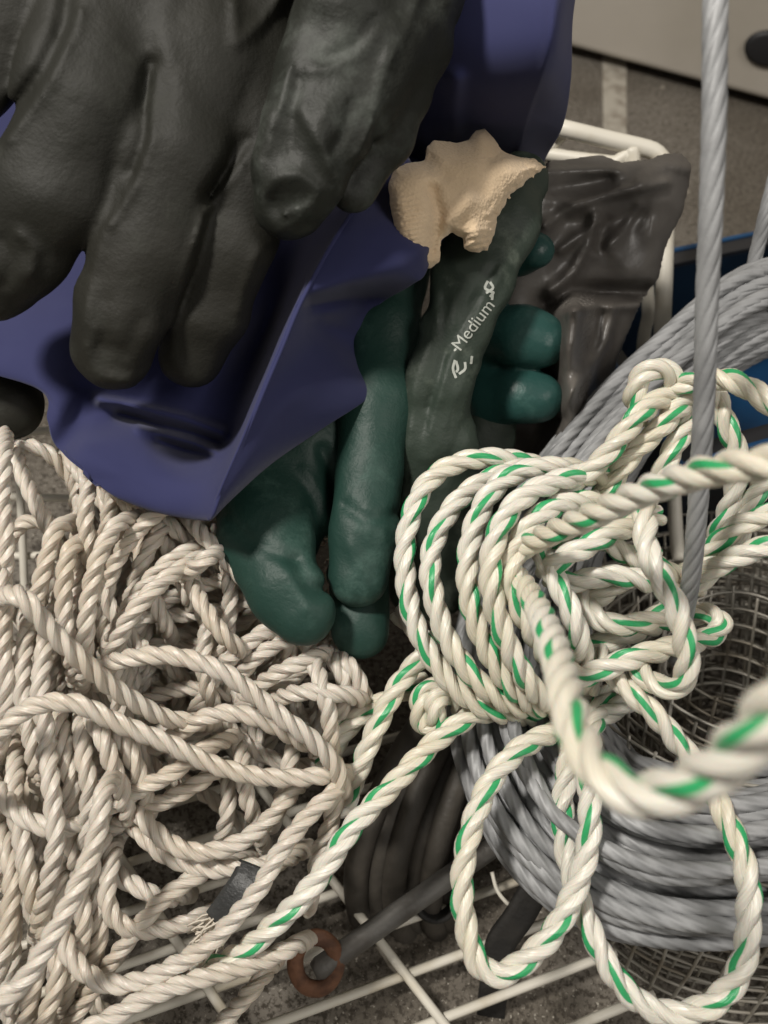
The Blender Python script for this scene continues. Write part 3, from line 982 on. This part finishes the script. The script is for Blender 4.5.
# lower loops
FR('loop', [(596, 650, .285), (612, 672, .276), (634, 695, .27), (656, 716, .268), (674, 738, .268), (692, 760, .268), (710, 788, .265), (724, 814, .26), (737, 843, .256), (745, 868, .253), (749, 895, .251), (748, 922, .25), (746, 950, .25),
            (735, 980, .25), (715, 1002, .251), (688, 1013, .252), (660, 1012, .253), (634, 998, .254), (612, 972, .256), (597, 944, .259), (585, 915, .263), (574, 883, .268), (564, 842, .274), (563, 802, .278), (568, 760, .284), (570, 720, .292)], 1.0)
FR('loop', [(610, 690, .30), (597, 715, .285), (590, 745, .272), (588, 777, .266), (590, 810, .262), (588, 845, .260), (577, 885, .258), (558, 925, .256), (535, 952, .254), (503, 974, .254), (480, 966, .255), (468, 936, .257), (462, 900, .259), (463, 868, .261),
            (468, 840, .263), (478, 808, .266), (493, 778, .270), (516, 752, .275), (540, 738, .281), (565, 728, .29), (590, 718, .30)], 4.0)
# tail that runs down to the lower left
FR('tail', [(540, 715, .31), (510, 716, .300), (480, 713, .293), (450, 730, .288), (420, 756, .284), (394, 784, .280), (370, 808, .277), (352, 828, .275), (337, 850, .273), (318, 878, .272), (300, 900, .271), (282, 918, .272), (262, 936, .273), (245, 950, .275), (222, 963, .279), (196, 974, .286)], 2.1)
FR('tail', [(446, 628, .31), (432, 644, .302), (417, 662, .298), (399, 684, .295), (384, 712, .293), (370, 742, .292), (358, 772, .294), (350, 792, .300), (346, 812, .31)], .5)
FR('tail', [(318, 775, .315), (332, 752, .305), (345, 731, .302), (364, 714, .302), (386, 700, .304), (408, 690, .308), (425, 680, .315)], 3.5)
FR('knot', [(470, 700, .31), (448, 690, .300), (428, 688, .297), (419, 704, .296), (423, 726, .298), (436, 722, .295), (434, 704, .292), (446, 694, .295), (460, 706, .302), (462, 725, .312)], 1.2, ds=.0008)
FR('strand', [(396, 612, .33), (410, 625, .325), (425, 640, .322), (440, 650, .32)], 1.2)

# ================================================================== gloves
def glove(label, mat, group, chains, **k):
    V, Fq = glove_geo(chains, **k)
    o = mesh('work_glove', V, Fq, mat)
    fix_normals(o)
    return props(o, label, 'glove', group)


GG = 'dark green rubber work gloves'
g1 = glove('large blackish green glove at the upper left with four fingers spread over navy cloth', M['glove_olive'], GG, [
    dict(palm=True, pts=[(60, -120, .262, 120), (130, -20, .258, 100), (190, 50, .258, 85), (215, 110, .262, 62)]),
    dict(palm=True, pts=[(230, -120, .262, 90), (240, 0, .262, 70), (245, 90, .268, 50)]),
    dict(pts=[(10, -80, .25, 55), (10, 0, .248, 52), (-18, 80, .252, 48)]),
    dict(pts=[(102, -10, .25, 66), (82, 90, .247, 68), (52, 180, .252, 66), (22, 240, .258, 52), (2, 278, .264, 41)]),
    dict(pts=[(194, 60, .254, 62), (172, 150, .252, 58), (146, 240, .256, 52), (122, 310, .26, 46), (112, 348, .266, 42)]),
    dict(pts=[(264, 90, .262, 56), (246, 170, .262, 52), (229, 240, .265, 48), (206, 310, .272, 41), (191, 354, .278, 34)]),
], kfing=.0026, kpalm=.008, sz=.6, big=(.0008, .03), creases=[
    ([(70, -20), (64, 25), (46, 65), (26, 95), (-6, 135)], 9, .0045),
    ([(80, 10), (76, 28), (58, 66), (38, 100), (8, 140)], 6, -.0022),
    ([(152, 64), (147, 95), (145, 135), (132, 175)], 7, .0036),
    ([(156, 72), (152, 100), (151, 140), (133, 190), (112, 224)], 5, -.0022),
    ([(246, 140), (222, 178), (208, 198)], 7, .0032),
    ([(252, 150), (222, 190), (203, 216), (196, 245)], 4, -.0018),
    ([(234, -10), (236, 44), (262, 22), (285, -10)], 5, -.0022),
    ([(20, 235), (35, 250), (30, 275)], 6, -.0025), ([(2, 240), (12, 262), (5, 285)], 6, .0022),
    ([(95, 330), (88, 350), (100, 375), (130, 380)], 6, -.0014),
    ([(105, 300), (104, 345), (125, 352), (140, 320)], 8, .0014),
    ([(108, 225), (92, 275), (84, 330), (88, 366), (104, 380), (128, 382)], 5, -.0014), ([(200, 225), (184, 275), (174, 325), (172, 356), (184, 374)], 5, -.0012), ([(258, 250), (244, 285), (238, 310)], 5, -.0014), ([(170, -10), (160, 30), (180, 90)], 12, -.0016)], seed=3)
g2 = glove('wrinkled grey green glove finger with a dented tip pointing down at top centre', M['glove_grey'], GG, [
    dict(palm=True, pts=[(405, -130, 0.250, 74), (388, -20, 0.246, 72), (352, 70, 0.244, 62)]),
    dict(pts=[(350, 40, 0.242, 60), (325, 120, 0.242, 54), (302, 170, 0.245, 44), (288, 206, 0.250, 34)]),
    dict(pts=[(428, -60, 0.256, 44), (408, 50, 0.254, 40), (380, 130, 0.254, 34), (352, 186, 0.256, 26)]),
    dict(pts=[(350, -60, 0.234, 46), (345, 0, 0.234, 42), (332, 28, 0.238, 34)]),
], kfing=.004, kpalm=.010, sz=.66, h=.0012, noise=(.0011, .008), creases=[
    ([(262, 196), (275, 178), (300, 174), (318, 190), (312, 205), (296, 222), (280, 228), (264, 212), (262, 196)], 6, -.0020),
    ([(278, 200), (298, 196), (300, 206)], 10, .0014),
    ([(283, 216), (306, 206)], 3, -.0018), ([(268, 112), (262, 150), (258, 178)], 5, -.0016), ([(300, 110), (318, 140), (330, 165)], 6, -.0016), ([(396, 20), (384, 70), (372, 108)], 6, -.0016), ([(352, 100), (346, 130), (332, 150)], 5, .0014),
    ([(376, 20), (352, 48), (326, 60)], 6, .0014),
    ([(380, 30), (356, 56), (330, 68), (310, 70)], 6, -.0012),
    ([(290, 66), (282, 100), (272, 130), (270, 150)], 5, -.0016),
    ([(300, 80), (292, 120), (290, 150)], 8, .0016),
    ([(378, 108), (366, 140), (352, 160)], 4, -.0016), ([(384, 112), (370, 142)], 4, .0016),
    ([(330, 100), (320, 135), (330, 170)], 10, -.0014),
    ([(420, -10), (405, 30), (390, 60)], 6, -.0016)], seed=9)
g3 = glove('green glove with broad smooth fingertips resting on the white rope pile', M['glove_green'], GG, [
    dict(palm=True, pts=[(350, 330, .335, 62), (318, 400, .330, 66), (285, 470, .325, 58)]),
    dict(pts=[(262, 480, .318, 52), (266, 540, .304, 47), (288, 592, .293, 38), (304, 613, .290, 33)]),
    dict(pts=[(300, 450, .318, 40), (300, 510, .316, 30), (296, 545, .318, 24)]),
    dict(pts=[(352, 480, .330, 40), (358, 560, .318, 32), (360, 630, .308, 30)]),
], kfing=.004, kpalm=.010, sz=.6, big=(.001, .028), noise=(.0005, .010), creases=[
    ([(212, 500), (250, 540), (290, 560)], 6, .0016),
    ([(322, 450), (334, 490), (336, 520), (325, 560)], 7, .0040),
    ([(305, 470), (325, 500), (328, 525)], 5, -.0018),
    ([(296, 560), (306, 585), (320, 590)], 8, .0030), ([(290, 575), (308, 610)], 6, -.0014)], seed=5)
g4 = glove('dark green glove finger with a shiny bulbous tip hanging below the cloth', M['glove_green'], GG, [
    dict(palm=True, pts=[(395, 250, .335, 40), (386, 330, .322, 34), (378, 400, .316, 36)]),
    dict(pts=[(376, 400, .314, 36), (370, 470, .308, 32), (364, 530, .303, 34), (358, 576, .301, 31)]),
], kfing=.004, kpalm=.010, sz=.7, big=(.001, .025), noise=(.0006, .009), creases=[
    ([(345, 505), (365, 520), (395, 515)], 6, .0018), ([(350, 545), (362, 570)], 6, -.0014)], seed=6)
g6 = glove('olive black glove end at the left edge below the cloth', M['glove_olive'], GG, [
    dict(palm=True, pts=[(-60, 370, .33, 60), (-10, 395, .33, 42), (6, 402, .33, 36)]),
], sz=.6, seed=8)

# printed glove with its knitted cuff: one thing with parts
CH5 = [
    dict(palm=True, pts=[(520, 178, .318, 30), (495, 222, .310, 46), (474, 275, .306, 42), (460, 325, .306, 37), (447, 375, .308, 38), (440, 430, .314, 42), (436, 490, .322, 46), (432, 570, .335, 50)]),
    dict(palm=True, pts=[(488, 400, .345, 26), (486, 480, .348, 34)]),
]
V5, F5 = glove_geo(CH5, sz=.42, noise=(.0013, .007), big=(.0026, .020), seed=12, creases=[
    ([(500, 270), (476, 318), (452, 360), (436, 410), (424, 460)], 5, -.0022),
    ([(494, 268), (468, 316), (444, 356), (428, 408)], 4, .0022),
    ([(436, 290), (436, 330), (428, 350), (416, 380), (410, 430), (402, 500)], 4, -.0018),
    ([(446, 300), (446, 336), (438, 372), (424, 430)], 5, .0020),
    ([(470, 360), (446, 420), (428, 470)], 4, -.0018), ([(480, 380), (458, 440), (440, 480)], 5, .0018),
    ([(500, 350), (480, 380), (470, 430)], 5, .0016),
    ([(455, 265), (470, 280), (465, 300)], 5, -.0018)])
lo5 = V5.min(0)
loc5 = np.array([(V5[:, 0].min() + V5[:, 0].max()) / 2, (V5[:, 1].min() + V5[:, 1].max()) / 2, lo5[2]])
g5 = thing('work_glove', 'green glove with beige knit cuff and Medium printed in white', 'glove', loc5, GG)
body5 = fix_normals(mesh('glove_body', V5, F5, M['glove_print'], g5))
# knitted cuff
poly = [(388, 186), (394, 168), (410, 162), (424, 160), (426, 147), (434, 141), (456, 142), (468, 139), (475, 130), (485, 128), (495, 139), (501, 150), (520, 157), (541, 161), (545, 168), (522, 186), (508, 200), (498, 216), (493, 238), (488, 251),
        (478, 253), (464, 250), (462, 238), (452, 232), (441, 240), (440, 262), (430, 270), (414, 263), (398, 252), (393, 226)]


def cuff_fn(P):
    PX, PY = proj(P)
    sd = poly_sdf(PX, PY, poly)
    sd = sd + 1.6 * vnoise(np.stack([PX, PY, PX * 0], -1), 9, 3) + (.5 + 2.5 * (PX + PY > 690) * (PX > 480)) * vnoise(np.stack([PX, PY, PX * 0], -1), 4, 13)
    ins = np.maximum(-sd, 0)
    zc = .285 + .010 * ((PX - 470) / 75) + .006 * ((PY - 200) / 60) ** 2 - .003 * vnoise(np.stack([PX, PY, PX * 0], -1), 40, 5)
    rib = np.sin((PY + .28 * PX + 6 * vnoise(np.stack([PX, PY, PX * 0], -1), 30, 8)) / 5.2 * 2 * PI)
    wr = np.clip((440 - PX) / 25, 0, 1) * np.clip((PY - 185) / 25, 0, 1) + .8 * np.clip((PY - 226) / 15, 0, 1) * np.clip((PX - 455) / 10, 0, 1)
    th = .0078 * (1 - np.exp(-ins / 10.0)) + .0006 * rib * np.clip(wr, 0, 1)
    for line, w, a_ in (([(432, 190), (438, 215), (432, 250)], 8, -.0040), ([(470, 200), (450, 222), (455, 236), (474, 232)], 9, .0024), ([(420, 175), (470, 165), (510, 165)], 14, .0014), ([(430, 160), (445, 175)], 7, -.0018), ([(490, 160), (480, 190)], 9, -.0018), ([(400, 200), (412, 240)], 8, .0012)):
        th = th + a_ * np.exp(-(seg2(PX, PY, line) / w) ** 2) * np.clip(ins / 6, 0, 1)
    return np.maximum(np.abs(P[..., 2] - zc) - np.maximum(th, 0.0004) , sd * .285 / F) * .7


a0, a1 = cc(380, 280, .30), cc(555, 120, .30)
Vc, Fc = implicit(cuff_fn, [a0[0] - .004, a0[1] - .004, .262], [a1[0] + .004, a1[1] + .004, .318], .00055, 1)
o = fix_normals(mesh('cuff', Vc, Fc, M['knit'], g5)); o['label'] = 'beige knitted cuff'
# printed words laid on the glove skin
bvh = BVHTree.FromPolygons([Vector(v) for v in V5], [tuple(int(i) for i in f) for f in F5])


def skin(px, py, off=.00025):
    d = pt(px, py, 1.0) - CAM; d /= np.linalg.norm(d)
    hit = bvh.ray_cast(Vector(CAM), Vector(d))
    return np.array(hit[0]) - d * off if hit[0] is not None else pt(px, py, .30)


def text_on(word, x0, y0, x1, y1, hgt):
    fc = bpy.data.curves.new('lettering', 'FONT'); fc.body = word
    ob = bpy.data.objects.new('lettering', fc); COL.objects.link(ob)
    dg = bpy.context.evaluated_depsgraph_get()
    me = bpy.data.meshes.new_from_object(ob.evaluated_get(dg))
    bpy.data.objects.remove(ob)
    import bmesh
    bm = bmesh.new(); bm.from_mesh(me)
    bmesh.ops.triangulate(bm, faces=bm.faces)
    bmesh.ops.subdivide_edges(bm, edges=[e for e in bm.edges if e.calc_length() > .12], cuts=2)
    bm.verts.ensure_lookup_table()
    vs = np.array([v.co[:] for v in bm.verts]); fs = [[v.index for v in f.verts] for f in bm.faces]
    bm.free(); bpy.data.meshes.remove(me)
    w = vs[:, 0].max(); L = math.hypot(x1 - x0, y1 - y0); ux, uy = (x1 - x0) / L, (y1 - y0) / L
    nx, ny = uy, -ux
    return [skin(x0 + v[0] / w * L * ux + v[1] / .72 * hgt * nx, y0 + v[0] / w * L * uy + v[1] / .72 * hgt * ny) for v in vs], fs


mb = MB()
mb.add(*text_on('Medium', 460, 352, 495, 306, 13))
mb.add(*text_on('.', 454, 353, 457, 349, 14))


def stroke(pts_, w=1.3):
    P_, _ = catmull([(x, y, 0) for x, y in pts_], 1.5)
    T = np.gradient(P_[:, :2], axis=0); T /= np.linalg.norm(T, axis=1)[:, None] + 1e-9
    Nn = np.stack([T[:, 1], -T[:, 0]], 1) * w
    a_ = [skin(*q) for q in P_[:, :2] + Nn]; b_ = [skin(*q) for q in P_[:, :2] - Nn]
    n = len(a_)
    mb.add(a_ + b_, [(i, i + 1, n + i + 1, n + i) for i in range(n - 1)])


for st in ([(488, 281), (485, 288), (492, 292)], [(490, 282), (493, 288), (486, 293)], [(494, 292), (490, 297)], [(493, 291), (492, 300)],
           [(455, 360), (453, 369), (456, 378)], [(456, 361), (458, 369), (456, 372)], [(465, 362), (465, 369), (459, 374)], [(472, 356), (471, 364)]):
    stroke(st)
o = mesh('printing', mb.v, mb.f, M['print'], g5, smooth=False); o['label'] = 'white printed lettering'

g7 = glove('green glove coloured with teal film sheen whose rounded fingertips poke out between printed glove and black bag', M['glove_film_sheen'], GG, [
    dict(palm=True, pts=[(490, 270, .348, 22), (490, 340, .350, 26), (490, 410, .352, 26)]),
    dict(pts=[(500, 262, .342, 20), (522, 252, .334, 20), (538, 250, .326, 18)]),
    dict(pts=[(490, 333, .342, 27), (522, 336, .332, 29), (540, 340, .330, 27)]),
    dict(pts=[(490, 398, .346, 26), (522, 396, .338, 26), (538, 398, .336, 24)]),
], kfing=.002, kpalm=.006, sz=.8, noise=(.0006, .009), big=(.0008, .02), seed=14)

# ================================================================== black plastic bag
bpoly = [(536, 176), (548, 160), (580, 157), (602, 153), (622, 163), (642, 160), (662, 152), (682, 151), (692, 164), (689, 192), (681, 218), (668, 246), (659, 276), (646, 300), (634, 318), (622, 346), (610, 386), (596, 414), (572, 428), (552, 452), (540, 480),
         (500, 520), (470, 500), (480, 420), (500, 330), (510, 250)]


def bag_fn(P):
    PX, PY = proj(P)
    q = np.stack([PX, PY, PX * 0], -1)
    sd = poly_sdf(PX, PY, bpoly) + 2.5 * vnoise(q, 22, 31)
    ins = np.maximum(-sd, 0)
    zc = .352 + .022 * np.maximum(PY - 300, -120) / 150 + .008 * ((PX - 600) / 90) + .0045 * vnoise(q, 60, 33) + .0008 * vnoise(q, 20, 34) + .0045 * np.abs(vnoise(q * np.array([1, .7, 1]) + 9 * vnoise(q, 40, 71)[..., None], 34, 35))
    for line, w, a_ in (([(545, 225), (575, 205), (620, 192), (665, 182)], 6, -.005), ([(555, 215), (600, 230), (640, 215)], 12, .004), ([(560, 250), (580, 235), (600, 222)], 5, -.004),
                        ([(595, 215), (590, 240), (575, 270), (550, 292)], 6, -.005), ([(604, 222), (600, 250)], 7, .004), ([(640, 205), (620, 235), (596, 255)], 5, -.003),
                        ([(545, 305), (575, 293), (610, 292), (645, 292)], 9, .013), ([(560, 312), (600, 306), (640, 304)], 6, -.004),
                        ([(612, 310), (606, 340), (585, 375), (560, 410)], 6, -.005), ([(600, 312), (590, 345), (570, 375)], 8, .004),
                        ([(552, 190), (580, 185), (610, 178)], 7, .004), ([(545, 172), (580, 170), (620, 172)], 5, -.003), ([(640, 180), (668, 165), (688, 170)], 6, -.003), ([(574, 310), (570, 350), (572, 420), (556, 460)], 17, -.036)):
        zc = zc + a_ * np.exp(-(seg2(PX, PY, line) / w) ** 2)
    th = .0042 * (1 - np.exp(-ins / 7.0))
    return np.maximum(np.abs(P[..., 2] - zc) - np.maximum(th, .0003), sd * .35 / F) * .6


a0, a1 = cc(460, 540, .37), cc(705, 140, .37)
Vb, Fb = implicit(bag_fn, [a0[0] - .004, a0[1] - .004, .285], [a1[0] + .004, a1[1] + .004, .40], .0012, 2)
bagroot = fix_normals(mesh('plastic_bag', Vb, Fb, M['bag']))
props(bagroot, 'crumpled black plastic bag draped beside the white wire rack', 'bag')

# ================================================================== navy cloth garment
belly = [
    [(-160, -160, .42), (0, -160, .42), (110, -160, .42), (190, -160, .42), (270, -160, .42), (350, -160, .42), (430, -160, .42)],
    [(-140, 40, .40), (10, 40, .40), (100, 40, .40), (170, 40, .40), (250, 40, .40), (330, 40, .395), (420, 40, .375)],
    [(-110, 180, .365), (15, 170, .37), (95, 165, .375), (165, 160, .38), (240, 140, .38), (320, 120, .385), (410, 105, .345)],
    [(-90, 290, 0.3300), (20, 275, 0.3280), (90, 268, 0.3250), (160, 262, 0.3250), (230, 235, 0.3250), (310, 190, 0.3450), (400, 150, 0.3150)],
    [(-90, 330, 0.3120), (10, 322, 0.3060), (80, 325, 0.3040), (160, 330, 0.3060), (230, 305, 0.3090), (290, 266, 0.3280), (345, 221, 0.2720)],
    [(-90, 352, 0.3040), (24, 356, 0.2990), (80, 380, 0.2990), (150, 380, 0.3020), (215, 368, 0.3080), (264, 340, 0.3280), (304, 294, 0.2660)],
    [(36, 388, 0.2980), (58, 396, 0.2950), (86, 396, 0.2980), (130, 402, 0.3030), (185, 420, 0.3040), (240, 408, 0.3120), (281, 348, 0.2640)],
    [(48, 420, .292), (64, 434, .290), (86, 425, .296), (132, 418, .306), (184, 436, .300), (230, 440, .305), (258, 402, .262)],
    [(57, 446, .288), (70, 456, .286), (95, 450, .287), (140, 440, .296), (182, 450, .306), (222, 455, .292), (240, 445, .264)],
    [(80, 466, .286), (92, 476, .285), (120, 478, .284), (152, 482, .284), (185, 484, .281), (205, 487, .276), (222, 487, .267)],
    [(108, 491, .287), (122, 500, .287), (142, 508, .286), (162, 514, .284), (182, 518, .281), (196, 520, .277), (210, 521, .271)],
    [(118, 480, .312), (130, 486, .312), (148, 492, .31), (166, 496, .31), (184, 500, .31), (200, 500, .31), (214, 505, .305)],
]
flap = [
    [(405, 150, .312), (425, 185, .305), (445, 215, .302), (440, 240, .302)],
    [(378, 186, .290), (404, 212, .282), (428, 238, .282), (432, 256, .288)],
    [(345, 221, .274), (380, 234, .2705), (412, 252, .272), (424, 276, .282)],
    [(304, 294, .266), (345, 283, .268), (384, 278, .272), (410, 286, .284)],
    [(296, 312, .2655), (338, 306, .290), (362, 306, .308), (374, 312, .316)],
    [(281, 348, .264), (316, 342, .288), (346, 346, .304), (370, 362, .314)],
    [(258, 402, .262), (290, 392, .272), (332, 384, .289), (374, 392, .306)],
    [(240, 445, .264), (262, 440, .269), (292, 432, .279), (322, 429, .292)],
    [(222, 487, .267), (236, 483, .270), (252, 475, .276), (270, 465, .285)],
    [(210, 521, .271), (213, 519, .274), (217, 515, .277), (224, 507, .283)],
]
upper = [
    [(380, -80, 0.2780), (440, -80, 0.2630), (495, -80, 0.2530), (545, -80, 0.2450), (566, -80, 0.2440), (590, -80, 0.2650)],
    [(372, 10, 0.2730), (440, 10, 0.2610), (490, 10, 0.2530), (538, 10, 0.2430), (560, 10, 0.2415), (574, 10, 0.2630)],
    [(366, 70, 0.2800), (430, 70, 0.2730), (482, 70, 0.2630), (532, 70, 0.2545), (550, 68, 0.2535), (571, 78, 0.2750)],
    [(362, 120, 0.3070), (425, 120, 0.3000), (474, 120, 0.2930), (520, 118, 0.2870), (534, 116, 0.2870), (562, 128, 0.3070)],
    [(365, 160, .3350), (418, 160, .3330), (470, 160, .3290), (508, 158, .3260), (522, 158, .3270), (545, 160, .3450)],
    [(372, 200, .33), (418, 200, .334), (466, 200, .336), (500, 198, .336), (516, 196, .338), (532, 196, .352)],
    [(380, 250, .335), (420, 250, .345), (460, 250, .35), (495, 250, .35), (510, 250, .352), (524, 250, .36)],
]
AV, AF, AU = [], [], []
parts = []
Vu = sheet(upper, 60, 70, wob=(.0022, .035, 2))
loca = ground(300, 330); loca[2] = 0
apron = thing('apron', 'navy blue cloth apron draped under the gloves and folded into a pointed hem', 'apron', loca)
CB = [([(88, 398), (76, 420), (62, 444)], 14, .006), ([(100, 400), (140, 408), (185, 419), (222, 432)], 6, -.008), ([(120, 414), (160, 426), (195, 435), (218, 443)], 6, .007),
      ([(140, 428), (180, 441), (214, 450)], 5, -.005), ([(160, 442), (190, 452), (210, 457)], 5, .004)]
CF = [([(312, 304), (350, 296), (420, 296)], 8, .010), ([(318, 322), (350, 340), (385, 372)], 14, .008)]
CU = [([(418, 40), (415, 90), (412, 150)], 12, .008), ([(455, 80), (452, 130)], 10, -.004)]
for nm, net, wob, crs in (('skirt', belly, (.0016, .03, 4), CB), ('folded_flap', flap, (.0006, .03, 5), CF), ('bib', upper, (.0022, .035, 2), CU)):
    v_, f_, u_ = sheet(net, 110, 140, wob=wob, creases=crs)
    mesh(nm, v_, f_, M['navy'], apron, uvs=u_)
for o in apron.children:
    fix_normals(o)

# ================================================================== light
def area(name, loc, target, size, energy, col):
    l = bpy.data.lights.new(name, 'AREA'); l.shape = 'DISK'; l.size = size; l.energy = energy; l.color = col
    o = bpy.data.objects.new(name, l); COL.objects.link(o)
    d = Vector(target) - Vector(loc)
    o.matrix_world = Matrix.Translation(Vector(loc)) @ d.to_track_quat('-Z', 'Y').to_matrix().to_4x4()
    return o


key = CAM + up * .50 - rt * .40 - fwd * .44
area('ceiling_lamp', key, pt(330, 560, .30), .13, 10.4, (1, .95, .88))
area('fill_light', CAM + np.array([.9, -.4, 1.2]), (0.1, .3, .1), .7, 9, (1, .95, .89))  # added fill that brightens the dark coil centre, no real source
w = bpy.data.worlds.new('world'); SC.world = w; w.use_nodes = True
w.node_tree.nodes['Background'].inputs[0].default_value = (1.0, .95, .88, 1)
w.node_tree.nodes['Background'].inputs[1].default_value = .20
SC.view_settings.view_transform = 'Standard'
SC.view_settings.look = 'None'
SC.view_settings.gamma = 1
SC.view_settings.exposure = 0
SC.view_settings.use_curve_mapping = False
